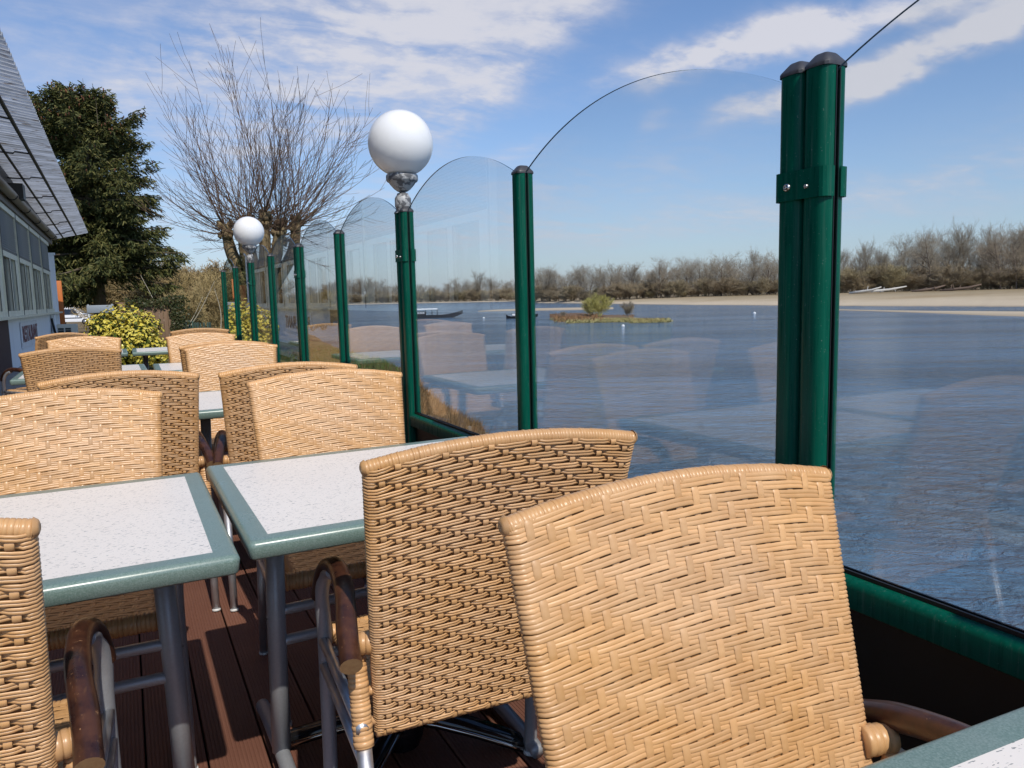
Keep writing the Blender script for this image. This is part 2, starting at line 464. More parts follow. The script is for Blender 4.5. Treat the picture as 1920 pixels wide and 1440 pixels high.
def water_fn(n, p):
    w = wpos(n)
    dist = n.vmath('LENGTH', w, out=1)
    flow = n.mapping(w, (1, 1, 1), rot=(0, 0, radians(33)))
    big = n.noise(n.mapping(flow, (.022, .085, 1)), 1, 4, .6)
    patch = n.map(big, .38, .66, 0, 1, True)
    h0 = n.noise(n.mapping(flow, (.075, .17, 1)), 1.0, 3, .6, .6)
    h1 = n.noise(n.mapping(flow, (.34, .62, 1)), 1.0, 4, .62, .8)
    h2 = n.noise(n.mapping(flow, (1.4, 2.4, 1)), 1.0, 5, .65, .9)
    h3 = n.noise(n.mapping(flow, (4.8, 7.2, 1)), 1.0, 3, .6, .5)
    hr = n.noise(n.mapping(flow, (.7, 1.5, 1)), 1.0, 4, .55, .7)
    n.t.nodes[-1].noise_type = 'RIDGED_MULTIFRACTAL'
    mod = n.map(patch, 0, 1, .3, 1.5)
    h = n.math('ADD', n.math('ADD', n.math('MULTIPLY', h0, .65), n.math('MULTIPLY', n.math('MULTIPLY', h1, .36), n.map(patch, 0, 1, .6, 1.2))), n.math('MULTIPLY', mod, n.math('ADD', n.math('MULTIPLY', h2, .30), n.math('MULTIPLY', h3, .060))))
    h = n.math('ADD', h, n.math('MULTIPLY', hr, n.map(patch, 0, 1, .06, .20)))
    n.put(p.inputs['Normal'], n.bump(h, 1.0, 1.0))
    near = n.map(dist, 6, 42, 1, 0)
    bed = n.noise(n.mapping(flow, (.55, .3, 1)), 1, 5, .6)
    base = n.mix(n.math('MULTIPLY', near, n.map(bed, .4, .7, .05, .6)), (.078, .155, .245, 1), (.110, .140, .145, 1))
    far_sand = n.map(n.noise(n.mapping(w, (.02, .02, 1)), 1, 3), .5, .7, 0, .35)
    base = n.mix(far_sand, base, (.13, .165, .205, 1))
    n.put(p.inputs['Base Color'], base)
    n.put(p.inputs['Roughness'], n.map(dist, 5, 300, .05, .12))
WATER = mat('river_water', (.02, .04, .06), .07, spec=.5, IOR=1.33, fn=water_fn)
wm = MB(); wm.add([(-300, -600, WATER_Z), (2500, -600, WATER_Z), (2500, 3000, WATER_Z), (-300, 3000, WATER_Z)], [(0, 1, 2, 3)])
tag(wm.obj('river', WATER), 'wide blue rippled river flowing past the terrace', kind='structure')

# far bank: front (waterline) and tree-base polylines by viewing direction and distance
def polar(u, d, z):
    r = ray(u, 560); a = math.atan2(r.x, r.y); return Vector((sin(a)*d, cos(a)*d, z))
FB = [ # u, waterline distance, tree base distance, tree base z
    (100, 900, 930, -1.8), (560, 690, 700, -2.1), (640, 640, 652, -2.2), (800, 590, 602, -2.2), (960, 540, 550, -2.2), (992, 400, 412, -2.1),
    (1100, 318, 334, -1.8), (1200, 262, 312, -1.2), (1300, 226, 302, -.84), (1450, 194, 300, -.75), (1580, 176, 306, -.7), (1700, 164, 310, -.67),
    (1910, 150, 310, -.6), (2300, 150, 310, -.6), (3200, 190, 340, -.6), (9000, 420, 560, -.6)]
def fb_interp(u, k):
    for a, b in zip(FB, FB[1:]):
        if u <= b[0]:
            t = (u-a[0])/(b[0]-a[0]); return a[k]+(b[k]-a[k])*t
    return FB[-1][k]
us = [100+8*i for i in range(int((3200-100)/8)+1)] + [3600, 4400, 6000, 9000]
bm_ = MB(); rows = []
for u in us:
    d0 = fb_interp(u, 1)*(1+.012*hnoise(u, 0, .02, 5)+.006*hnoise(u, 0, .09, 6)); d1 = fb_interp(u, 2); z1 = fb_interp(u, 3)
    d1 = max(d1, d0+6)
    r_ = []
    for t, zz_ in ((0, WATER_Z-.25), (.10, WATER_Z+.22), (.28, WATER_Z+.5), (.5, WATER_Z+.28*(z1-WATER_Z)+.35), (.8, z1-.3), (1, z1)):
        r_.append(polar(u, d0+(d1-d0)*t, zz_+(.10*hnoise(u, t*9, .05, 8) if 0 < t < 1 else 0)))
    r_.append(polar(u, d1+400, z1+2.0)); r_.append(polar(u, d1+2200, z1+6))
    rows.append(r_)
k = len(rows[0])
bm_.add([v for r_ in rows for v in r_], [(i*k+j, (i+1)*k+j, (i+1)*k+j+1, i*k+j+1) for i in range(len(rows)-1) for j in range(k-1)])
def beach_fn(n, p):
    w = wpos(n); s = n.new('ShaderNodeSeparateXYZ'); n.put(s.inputs[0], w)
    a = n.noise(n.mapping(w, (.035, .035, 1)), 1, 5, .6); b = n.noise(w, .6, 5, .65)
    sand = n.mix(n.map(a, .35, .65), (.43, .335, .215, 1), (.52, .42, .29, 1))
    sand = n.mix(n.map(b, .55, .75, 0, .5), sand, (.30, .22, .13, 1))
    st = n.noise(n.mapping(w, (.008, .05, 1), rot=(0, 0, radians(-35))), 1, 5, .65)
    sand = n.mix(n.map(st, .5, .72, 0, .7), sand, (.33, .24, .13, 1))
    sand = n.mix(n.map(s.outputs[2], WATER_Z+.9, WATER_Z+.4, 0, .7), sand, (.60, .49, .36, 1))
    veg = n.mix(b, (.13, .10, .05, 1), (.30, .22, .12, 1))
    f = n.math('MULTIPLY', n.map(s.outputs[2], -1.9, -.8), n.map(a, .35, .65, .35, 1))
    c = n.mix(f, sand, veg)
    c = n.mix(n.map(s.outputs[2], WATER_Z, WATER_Z+.18, .55, 0), c, (.16, .12, .085, 1))
    n.put(p.inputs['Base Color'], c); n.put(p.inputs['Normal'], n.bump(b, .4, .2))
BEACH = mat('river_sand', (.45, .36, .24), .9, spec=.15, fn=beach_fn)
tag(bm_.obj('far_bank', BEACH), 'pale sandy far bank below the bare trees', kind='structure')

def lens(pts_front, pts_back, h, name, label, material=BEACH):
    """low bar of sand between two waterlines"""
    m = MB(); k = len(pts_front); vs = []
    for (a, b) in zip(pts_front, pts_back):
        a, b = Vector(a), Vector(b)
        for t, z in ((0, -.2), (.2, .55*h), (.5, h), (.8, .6*h), (1, -.2)):
            q = a.lerp(b, t); vs.append((q.x, q.y, WATER_Z+z))
    m.add(vs, [(i*5+j, i*5+j+1, (i+1)*5+j+1, (i+1)*5+j) for i in range(k-1) for j in range(4)])
    return tag(m.obj(name, material), label, kind='structure')
uf = [1560, 1650, 1750, 1850, 1950, 2100, 2300]
lens([polar(u, d, 0) for u, d in zip(uf, (150, 137, 124, 112, 105, 100, 98))], [polar(u, d, 0) for u, d in zip(uf, (152, 143, 138, 136, 133, 128, 124))], .16, 'sand_bar', 'thin pale sand bar in front of the right hand beach')
uf = [896, 930, 1000, 1080, 1150]
lens([polar(u, d, 0) for u, d in zip(uf, (205, 198, 190, 186, 190))], [polar(u, d, 0) for u, d in zip(uf, (206, 228, 240, 236, 222))], .16, 'sand_bar', 'low sand bar upstream of the bushy islet')

# ------------------------------------------------------------------ terrace deck
deck = thing('terrace_deck', 'red brown grooved decking boards of the restaurant terrace', 'deck'); deck['kind'] = 'structure'
def board_mesh(L):
    m = MB(); w = .1395; th = .024; prof = []
    ng = 13; x0 = -w/2+.006
    step = (w-.012)/ng
    prof.append((-w/2, -th)); prof.append((-w/2, -.0025)); prof.append((-w/2+.0025, 0))
    for i in range(ng):
        a = x0+i*step
        prof += [(a+step*.30, 0), (a+step*.38, -.0017), (a+step*.62, -.0017), (a+step*.70, 0)]
    prof += [(w/2-.0025, 0), (w/2, -.0025), (w/2, -th)]
    m.extrude(prof[::-1], -L/2, L/2, 'y')
    return m.mesh('board', WPC)
B_L = {L: board_mesh(L-.004) for L in (4.0, 2.6)}
PITCHB = .145
for i in range(-8, 8):
    xc = .1137+PITCHB*(i+.5)
    y = -2.0-(.0 if i % 2 else 2.0)
    while y < 11.3:
        if y+4 > -1.5 and y+4 <= 11.6:
            link('board', B_L[4.0], deck, (xc, y+2, random.uniform(-.0006, .0006)))
        elif y+4 > 11.6:
            link('board', B_L[2.6], deck, (xc, y+1.3, 0))
        y += 4.0
um = MB(); um.box((.12, 5, -.10), (2.35, 13, .10)); um.box((1.30, 5, -.14), (.03, 13, .22))
um.obj('substructure', mat('deck_joist', (.015, .012, .01), .8), deck)

pv = MB()
pv.add([(-2.2, -3, -.16), (-1.05, -3, -.16), (-1.05, 33, -.19), (-2.2, 33, -.19)], [(0, 1, 2, 3)])
def conc_fn(n, p):
    w = wpos(n); b = n.noise(w, 6, 5, .65); c = n.noise(w, .8, 3)
    n.put(p.inputs['Base Color'], n.mix(n.map(c, .4, .7), n.mix(b, (.36, .34, .31, 1), (.46, .44, .40, 1)), (.30, .28, .25, 1)))
    n.put(p.inputs['Normal'], n.bump(b, .3, .01))
tag(pv.obj('pavement', mat('concrete_paving', (.25, .23, .2), .85, fn=conc_fn)), 'grey concrete strip along the restaurant wall', kind='structure')

# ------------------------------------------------------------------ chairs
def weave_panel(half_w, length, arch, T, rows, stakes, hi=True, thin_top=.0):
    """Plaited cane wrapped round a flat frame. Panel local axes: x across, y = thickness (front +y), z up.
    returns band meshes, stake meshes (front+back)"""
    bands = []; stk = []
    amps = {1: .0012, -1: .0026}; rhs = {1: .0010, -1: .0018}
    rp = length/rows
    def H(x, t): return t*(length+arch*(1-(x/half_w(1))**2))
    def pos(s, t, side, d):
        hw = half_w(t)-T; x = s*hw
        return Vector((x, side*(T+d), H(x, t)))
    per = 5 if hi else 3
    def f_over(side, si, r):            # front: over two, under two; rear: over two, under one
        if side > 0: return max(-1, min(1, 1.6*sin((si-r)*pi/2+pi/4)))
        a = (si+r) % 3.0; a = min(a, 3.0-a)
        return max(-1, min(1, -1.7*cos(pi*a/1.25)+.35)) if a < 1.25 else 1.0
    def slide(side, si, r):             # floats lie slightly askew between the stakes
        if side > 0: return -.08*sin((si-r)*pi/2-pi/4)
        a = (si+r) % 3.0
        return .13*(a-1.5)/1.5*sin(a/3*pi)
    for r in range(rows):
        t = (r+.5)/rows
        rnd = random.Random(r*17+3)
        path = []                       # (point, outward normal, d)
        k = stakes*per
        for side in (1, -1):
            for i in range(k+1):
                s = -1+2*i/k
                if side < 0: s = -s
                q = (s+1)/2*stakes-.5
                amp = amps[side]; d = amp*f_over(side, q, r)
                if i == 0 or i == k: d = amp*.3
                path.append((pos(s, t, side, d)+Vector((0, 0, rp*slide(side, q, r)*(1-s**8))), Vector((0, side, 0)), rhs[side], 1.0 if side > 0 else .89))
            # wrap round the edge
            es = 1 if side > 0 else -1
            ne = 5 if hi else 2
            for j in range(1, ne):
                a = pi*j/ne
                hw = half_w(t)-T; x = es*(hw+sin(a)*(T+.0006))
                path.append((Vector((x, side*cos(a)*(T+.0006), H(es*hw, t))), Vector((es*sin(a), side*cos(a), 0)), .0020, .95))
        cnt = len(path)
        # cross-section: three reeds side by side
        if hi:
            sec = []
            for rd in range(2):
                for w_, h_ in ((0, 0), (.07, .50), (.20, .85), (.5, 1.0), (.80, .85), (.93, .50)):
                    sec.append(((rd+w_)/2-.5, h_))
            sec.append((.5, 0))
        else: sec = [(-.5, 0), (-.25, .9), (0, .7), (.25, .9), (.5, 0)]
        W_ = rp
        m = MB(); vs = []
        wob = [rnd.uniform(-1, 1) for _ in range(8)]
        for i, (P, nn, rh, bw_) in enumerate(path):
            ph = i/cnt*2*pi
            jz = rp*.035*(wob[0]*sin(ph*3+wob[1]*3)+wob[2]*sin(ph*7+wob[3]*3))
            js = 1+.05*wob[4]*sin(ph*5+wob[5]*3)
            for a, h in sec:
                vs.append(P+nn*(h*rh)+Vector((0, 0, a*W_*bw_*js+jz)))
        ks = len(sec)
        fs = [(i*ks+j, i*ks+j+1, ((i+1) % cnt)*ks+j+1, ((i+1) % cnt)*ks+j) for i in range(cnt) for j in range(ks-1)]
        m.add(vs, fs)
        bands.append(m)
    for side in (1, -1):
        for si in range(stakes):
            m = MB(); vs = []
            w2 = (2*half_w(.5)/stakes)*(.20)
            k = rows*4 if hi else rows*2
            pts = []
            for i in range(k+1):
                t = i/k
                q0 = si if side > 0 else si
                rr = t*rows-.5
                d = -amps[side]*f_over(side, q0, rr)*1.1+(.0005 if side > 0 else .0019)
                s = ((si+.5)/stakes)*2-1
                pts.append((pos(s, t, side, d)))
            for P in pts:
                for a, h in ((-1, -.0012), (-.6, 0), (.6, 0), (1, -.0012)):
                    vs.append(P+Vector((a*w2, side*h, 0)))
            m.add(vs, [(i*4+j, i*4+j+1, (i+1)*4+j+1, (i+1)*4+j) for i in range(k) for j in range(3)])
            stk.append(m)
    return bands, stk

def wrapped_tube(path, r, pitch, sides=14, seed=1, ripple=.07):
    """tube wound round with cane strip: a ring profile every pitch"""
    rnd = random.Random(seed)
    P = [Vector(p) for p in path]; L = [0]
    for a, b in zip(P, P[1:]): L.append(L[-1]+(b-a).length)
    tot = L[-1]; out = []; rs = []
    s = 0
    def at(s):
        for i in range(len(P)-1):
            if s <= L[i+1] or i == len(P)-2:
                t = (s-L[i])/max(1e-9, L[i+1]-L[i]); return P[i].lerp(P[i+1], min(1, t))
    while s < tot:
        p_ = pitch*rnd.uniform(.75, 1.25); k = 1+rnd.uniform(-.03, .035)
        for q, h in ((.0, 1-ripple), (.2, 1), (.8, 1), (.99, 1-ripple)):
            if s+q*p_ <= tot: out.append(at(s+q*p_)); rs.append(r*k*h)
        s += p_
    m = MB(); m.tube(out, rs, sides); return m

Z0, Z1 = .38, .919
YB, YT = .150, .0
PU = Vector((0, YT-YB, Z1-Z0)); PLEN = PU.length; PU.normalize()
PN = Vector((0, PU.z, -PU.y))                      # front normal of the backrest
def back_T():
    Mx = Matrix.Identity(4)
    for i, a in enumerate((Vector((1, 0, 0)), PN, PU)):
        for k in range(3): Mx[k][i] = a[k]
    Mx.translation = Vector((0, YB, Z0)); return Mx
BT = back_T()
def hw_back(t): return .226+(.258-.226)*t
def build_chair(name, hi):
    root = thing(name, 'x', 'chair')
    rows, stakes = (48, 18)
    bands, stk = weave_panel(hw_back, PLEN, .027, .0128, rows, stakes, hi)
    # backrest core board and rolled top
    core = MB()
    hx = []
    nseg = 8
    vs = []
    for j in (-1, 1):
        for zt in (0, 1):
            for i in range(nseg+1):
                s = -1+2*i/nseg; x = s*(hw_back(zt)-.012)
                vs.append((x, j*.0085, zt*(PLEN+.027*(1-s*s))))
    a = nseg+1; fs = []
    for i in range(nseg):
        fs += [(i, i+1, a+i+1, a+i), (2*a+i+1, 2*a+i, 3*a+i, 3*a+i+1), (i+1, i, 2*a+i, 2*a+i+1), (a+i, a+i+1, 3*a+i+1, 3*a+i)]
    core.add(vs, fs, 0, False)
    back = core.obj('backrest', CANE_D, root)
    back.matrix_local = BT
    def arc(z_t, off, k=24, inset=.002):
        hw = hw_back(z_t)-inset
        return [Vector((hw*s, 0, z_t*(PLEN+.027*(1-s*s))+off)) for s in [-1+2*i/k for i in range(k+1)]]
    tr = wrapped_tube(arc(1, -.001), .0134, .0060, 14 if hi else 8, 5)
    for sx in (-1, 1):          # the curled ends of the winding
        c = Vector((sx*(hw_back(1)-.002), 0, PLEN+.002))
        tr.lathe([(0.0001, -.001), (.005, .001), (.010, -.001), (.0134, -.006)], (0, 0, 0), 14)
        o = len(tr.v)-14*4
        for q in range(o, len(tr.v)):
            x, y, z = tr.v[q]; tr.v[q] = (c.x+sx*(z+.006), c.y+y, c.z+x)
    tr.obj('top_rail', CANE, back)
    wrapped_tube(arc(0, 0), .0142, .012, 10, 9).obj('bottom_rail', CANE, back)
    if hi:
        for m in bands: m.obj('woven_band', CANE, back)
        for m in stk: m.obj('cane_stake', CANE, back)
    else:
        mm = MB()
        for m in bands+stk: mm.add(m.v, m.f)
        mm.obj('woven_cane', CANE, back)
    # seat
    sb, ss = weave_panel(lambda t: .225+.012*t, .345, 0, .021, 28, 13, False)
    mm = MB(); mm.box((0, 0, .172), (.42, .030, .33))
    for m in sb+ss: mm.add(m.v, m.f)
    seat = mm.obj('seat', CANE, root)
    Ms = Matrix(((1, 0, 0, 0), (0, 0, 1, .168), (0, 1, 0, .425), (0, 0, 0, 1)))
    seat.matrix_local = Ms
    fr = wrapped_tube([(-.236, .515, .425), (.236, .515, .425)], .025, .010, 12, 4); fr.obj('seat_front_rail', CANE, root)
    for sx in (-1, 1):
        # rear leg
        p0 = Vector((sx*.258, .135, .560)); p1 = Vector((sx*.262, .0, .0)); pm = p0.lerp(p1, .31)
        m = MB(); m.tube([p0.lerp(p1, .30), p0.lerp(p1, .988)], .0142, 14 if hi else 8); leg = m.obj('rear_leg', ALU, root)
        m = MB(); m.tube([p0.lerp(p1, .985), p1], .0158, 12); m.obj('foot', PLASTIC_W, leg)
        wrapped_tube([p0, pm], .0185, .0085, 14 if hi else 8, 3+sx, .10).obj('leg_wrap', CANE, leg)
        m = wrapped_tube([Vector((sx*.222, .106, .574)), Vector((sx*.268, .118, .574))], .021, .013, 12, 8)
        for zt in (.475, .405): 
            yy = YB-(zt-Z0)*(YB/(Z1-Z0))
            wrapped_tube([Vector((sx*.222, yy, zt)), Vector((sx*.258, yy+.01, zt-.004))], .0095, .008, 8, 2).obj('leg_tie', CANE, leg)
        m.obj('arm_joint', CANE, leg)
        # front leg with its bend under the armrest
        path = smoothpath([(sx*.258, .495, 0), (sx*.258, .480, .20), (sx*.258, .468, .45), (sx*.262, .455, .545), (sx*.254, .425, .600), (sx*.248, .37, .622)], 6)
        m = MB(); m.tube(path, .0165, 14 if hi else 8); fl = m.obj('front_leg', GREYTUBE, root)
        m = MB(); m.tube([(sx*.258, .495, 0), (sx*.258, .4945, .01)], .0195, 12); m.obj('foot', PLASTIC_W, fl)
        # bamboo armrest
        path = smoothpath([(sx*.264, .466, .535), (sx*.258, .445, .592), (sx*.249, .400, .628), (sx*.246, .33, .640), (sx*.256, .22, .632), (sx*.274, .12, .602), (sx*.284, .045, .568)], 6)
        rr = [.0195+.0012*sin(i*.9)*(.3 if i % 7 else 1) for i in range(len(path))]
        m = MB(); m.tube(path, rr, 16 if hi else 10, cap=False); 
        kk = 16 if hi else 10; base = len(m.v)-kk
        m.add([m.v[base+j] for j in range(kk)], [tuple(range(kk))], 1, False)
        m.add([m.v[j] for j in range(kk)], [tuple(range(kk-1, -1, -1))], 1, False)
        arm = m.obj('armrest', [BAMBOO, BAMBOO_END], root)
        # side rails between the legs
        for zt in (.435, .375):
            m = MB(); m.tube([(sx*.262, .475, zt), (sx*.262, .085, zt-.01)], .0115, 10); m.obj('side_rail', ALU, root)
    m = MB(); m.tube([(-.26, .47, .40), (.26, .47, .40)], .0115, 8); m.obj('front_rail', GREYTUBE, root)
    return root
chair_hi = build_chair('wicker_armchair', True)
chair_lo = build_chair('wicker_armchair', False)
CM = child_map(None)
used = set()
def place_chair(src, x, y, facing, yaw, label, tilt=0):
    o = src if src not in used else copy_tree(src, CM)
    used.add(src)
    o.location = (x, y, 0); o.rotation_euler = (0, 0, radians(yaw)+(pi if facing < 0 else 0))
    return tag(o, label, 'chair', 'wicker terrace armchairs')
place_chair(chair_hi, .640, .768, -1, -2.5, 'nearest wicker armchair with its flat woven inner back facing us beside the glass screen')
place_chair(chair_hi, .585, 1.165, 1, -3, 'wicker armchair seen from behind with worn bamboo arm pushed under the right near table')
place_chair(chair_hi, -.372, 1.10, 1, -4, 'wicker armchair cut off by the left edge showing its woven side edge')
place_chair(chair_hi, -.172, 2.50, -1, -2, 'pale wicker armchair across the left near table with its inner back facing us')
place_chair(chair_hi, .607, 2.575, -1, -3, 'pale wicker armchair across the right near table with its inner back facing us')
place_chair(chair_hi, -.02, 3.065, 1, -3, 'darker wicker back directly behind the pale chair of the left near table')
place_chair(chair_hi, .565, 3.00, 1, -3, 'darker wicker back directly behind the pale chair of the right near table')
place_chair(chair_lo, .564, 4.76, -1, -4, 'pale wicker armchair at the far side of the second right table')
place_chair(chair_lo, .555, 5.03, 1, -3, 'wicker back mostly hidden behind the second pale chair of the right row')
place_chair(chair_lo, -.28, 5.10, 1, -3, 'brown wicker back at the third left table, nearest the white restaurant wall')
place_chair(chair_lo, -.28, 6.85, -1, -5, 'pale wicker armchair on far side of third left table partly shaded')
place_chair(chair_lo, .555, 6.60, -1, -3, 'pale wicker armchair right of the yellow shrub, far side of third right table')
place_chair(chair_lo, .655, 7.86, 1, -4, 'wicker back peeping over the pale chair right of the yellow shrub')
place_chair(chair_lo, -.50, 8.0, 1, 42, 'wicker back peeping over the shaded pale chair near the air conditioner')

# ------------------------------------------------------------------ tables
def build_table(w, d):
    root = thing('terrace_table', 'x', 'table')
    h = .74; th = .037; e = .043
    top = MB()
    # moulded edge frame: rounded outer profile swept round the rectangle, mitred corners
    prof = []
    for a in range(0, 91, 15): prof.append((.012-.012*sin(radians(a)), h-.012+.012*cos(radians(a))))
    prof = [(e, h-.0006), (.012, h)]+[(.012-.012*sin(radians(a)), h-.012+.012*cos(radians(a))) for a in range(15, 91, 15)] + [(.003, h-th+.004), (.008, h-th), (e, h-th)]
    rc = .014; ring = []
    cor = [(w/2, d/2), (-w/2, d/2), (-w/2, -d/2), (w/2, -d/2)]
    loops = []
    for off, z in prof:
        lp = []
        for ci, (cx, cy) in enumerate(cor):
            sx, sy = (1 if cx > 0 else -1), (1 if cy > 0 else -1)
            r_ = max(rc-off, .0005); c = (cx-sx*(off+r_), cy-sy*(off+r_))
            a0 = ci*90
            for q in range(4):
                a = radians(a0+q*30); lp.append((c[0]+r_*cos(a), c[1]+r_*sin(a), z))
        loops.append(lp)
    k = 16; vs = [v for lp in loops for v in lp]
    top.add(vs, [(i*k+j, i*k+(j+1) % k, (i+1)*k+(j+1) % k, (i+1)*k+j)[::-1] for i in range(len(prof)-1) for j in range(k)])
    edge = top.obj('table_edge', TEDGE, root, autosmooth=50)
    lam = MB(); lam.box((0, 0, h-.008), (w-2*e+.001, d-2*e+.001, .0146)); lam.obj('table_top', LAMINATE, root)
    un = MB(); un.box((0, 0, h-.027), (w-.1, d-.1, .016)); un.obj('underside', TUNDER, root)
    lx = w/2-.122
    for sx in (-1, 1):
        m = MB(); m.tube([(sx*lx, .06, h-th), (sx*(lx+.010), .06, .35), (sx*(lx+.016), .06, .045)], .0235, 18)
        lg = m.obj('leg', GREYTUBE, root)
        m = MB(); m.tube(smoothpath([(sx*(lx+.016), .06-.30, .018), (sx*(lx+.016), .06-.22, .030), (sx*(lx+.016), .06, .040), (sx*(lx+.016), .06+.22, .030), (sx*(lx+.016), .06+.30, .018)], 4), .019, 12); m.obj('foot', GREYTUBE, lg)
        m = MB(); m.tube([(sx*lx, .06-.28, h-th-.012), (sx*lx, .06+.26, h-th-.012)], .014, 8); m.obj('top_bracket', GREYTUBE, lg)
    for z in (.415, .335):
        xx = lx+.008
        m = MB(); m.tube(smoothpath([(-xx, .06, z-.014), (-xx+.03, .06, z), (xx-.03, .06, z), (xx, .06, z-.014)], 4), .0135, 12); m.obj('stretcher', GREYTUBE, root)
    return root
T0 = build_table(.8, .78)
CM = child_map(None)
tabs = [(.76, .055, 'white speckled terrace table at the bottom right corner beside the nearest chair'),
        (-.242, 1.792, 'left one of the two near white speckled terrace tables, legs in view'),
        (.576, 1.845, 'right near white speckled terrace table between the two nearest chairs and the pale far chair'),
        (-.225, 3.79, 'second left terrace table mostly hidden behind darker wicker backs'),
        (.598, 3.80, 'second right terrace table showing a white strip between two wicker backs'),
        (-.27, 6.06, 'third left terrace table with its corner showing by the white wall'),
        (.575, 6.03, 'third right terrace table behind the darker wicker back of the left row'),
        (-.38, 8.5, 'far left terrace table partly hidden behind the shaded pale chair'),
        (.46, 8.5, 'farthest terrace table standing in front of the yellow shrub')]
for i, (x, y, lb) in enumerate(tabs):
    o = T0 if i == 0 else copy_tree(T0, CM)
    o.location = (x, y, random.uniform(-.002, .002)); o.rotation_euler = (0, 0, radians((-3.2, 0, .3, -.6, .4, .8, -.5, .5, -.5)[i]))
    tag(o, lb, 'table', 'terrace tables')

# black cross base left standing under the right near table
pb = thing('parasol_base', 'glossy black four armed cross base standing on the deck under the right near table', 'parasol base', (.576, 1.825, 0), radians(8))
m = MB(); m.lathe([(0.0, .12), (.05, .12), (.058, .11), (.06, .05), (.05, .02)], sides=20); m.obj('hub', BLACKGLOSS, pb)
m = MB(); m.tube([(0, 0, .10), (0, 0, .20)], .024, 16); m.obj('socket', ALU, pb)
for q in range(4):
    a = radians(-38+90*q+ (0 if q % 2 == 0 else -14)); ca, sa = cos(a), sin(a)
    pts = [(.05, .105), (.10, .098), (.20, .070), (.29, .040), (.325, .026)]
    m = MB(); vs = []
    for (r, z), w in zip(pts, (.030, .030, .027, .024, .018)):
        for yy, zz_ in ((-w, -.022), (-w, .0), (-w*.6, .012), (w*.6, .012), (w, 0), (w, -.022)):
            vs.append((r*ca-yy*sa, r*sa+yy*ca, max(.004, z+zz_)))
    m.add(vs, [(i*6+j, i*6+(j+1) % 6, (i+1)*6+(j+1) % 6, (i+1)*6+j) for i in range(4) for j in range(6)]+[tuple(range(5, -1, -1)), tuple(24+j for j in range(6))])
    arm = m.obj('arm', BLACKGLOSS, pb)
    m = MB()
    for s in (-1, 1): m.tube([(r*ca-s*(w+.001)*sa, r*sa+s*(w+.001)*ca, max(.008, z-.011)) for (r, z), w in zip(pts, (.030, .030, .027, .024, .018))], .006, 6)
    m.obj('trim', CHROME, arm)
    m = MB()
    for j in range(5):
        r = .262+.012*j; z = .047-.033*j/5+.006
        m.tube([(r*ca-w2*sa, r*sa+w2*ca, z-.004*abs(w2)/.016) for w2 in (-.016, -.008, 0, .008, .016)], .0022, 6)
    m.obj('grip_rib', CHROME, arm)

# ------------------------------------------------------------------ glass wind screen
DX = 1.268
POSTW, POSTD = .064, .060
def post_mesh(h):
    m = MB(); a, b = POSTW/2, POSTD/2; r = .019
    poly = []
    for cx, cy, a0 in ((a-r, b-r, 0), (-a+r, b-r, 90), (-a+r, -b+r, 180), (a-r, -b+r, 270)):
        for q in range(6):
            t = radians(a0+q*18); poly.append((cx+r*cos(t), cy+r*sin(t)))
        if a0 == 0: poly += [(.006, b), (.006, b-.012), (-.006, b-.012), (-.006, b)]
        if a0 == 180: poly += [(-.006, -b), (-.006, -b+.012), (.006, -b+.012), (.006, -b)]
    m.extrude(poly, 0, h, 'z', smooth=True)
    me = m.mesh('post', GREEN); sharp(me, 40); return me
def gasket_mesh(h):
    m = MB(); b = POSTD/2
    for s in (-1, 1):
        for x in (-.0052, .0052): m.box((x, s*(b-.0045), h/2), (.0022, .0125, h-.004))
    return m.mesh('gasket', RUBBER)
def cap_mesh():
    m = MB(); a, b = POSTW/2+.001, POSTD/2+.001; r = .014
    def lp(k, z):
        out = []
        for cx, cy, a0 in ((a-r, b-r, 0), (-a+r, b-r, 90), (-a+r, -b+r, 180), (a-r, -b+r, 270)):
            for q in range(4):
                t = radians(a0+q*30); out.append(((cx+r*cos(t))*k, (cy+r*sin(t))*k, z))
        return out
    L = [lp(1, 0), lp(1, .006), lp(.96, .009), lp(.52, .026), lp(.44, .028)]
    m.add([v for l in L for v in l], [(i*16+j, i*16+(j+1) % 16, (i+1)*16+(j+1) % 16, (i+1)*16+j) for i in range(4) for j in range(16)]+[tuple(64+j for j in range(16))])
    me = m.mesh('post_cap', CAPM); sharp(me, 25); return me
PH = 1.608
ZR = .62
pm_, gm_, cm_ = post_mesh(PH), gasket_mesh(PH), cap_mesh()
def pane_mesh(span):
    """arched pane, local y from 0..span, x thickness"""
    m = MB(); k = 40; t = .003; lo = ZR-.012; ze = PH-.006; sag = .146
    R_ = ((span/2)**2+sag**2)/(2*sag)
    topz = lambda y: ze+sag-R_+sqrt(max(0, R_**2-(y-span/2)**2))
    ys = [span*i/k for i in range(k+1)]
    vs = []
    for x in (-t, t):
        vs += [(x, y, lo) for y in ys]+[(x, y, topz(y)) for y in ys]
    a = k+1; fa = []; fb = []; fe = []
    for i in range(k):
        fa.append((i, a+i, a+i+1, i+1)); fb.append((2*a+i, 2*a+i+1, 3*a+i+1, 3*a+i))
        fe.append((a+i, 3*a+i, 3*a+i+1, a+i+1))
    m.add(vs, fa, 0, False); m.add([], [], 0)
    m.f += [f for f in fb]; m.m += [0]*len(fb); m.sm += [False]*len(fb)
    m.f += fe; m.m += [1]*len(fe); m.sm += [False]*len(fe)
    return m.mesh('glass_pane', [GLASS, GEDGE])
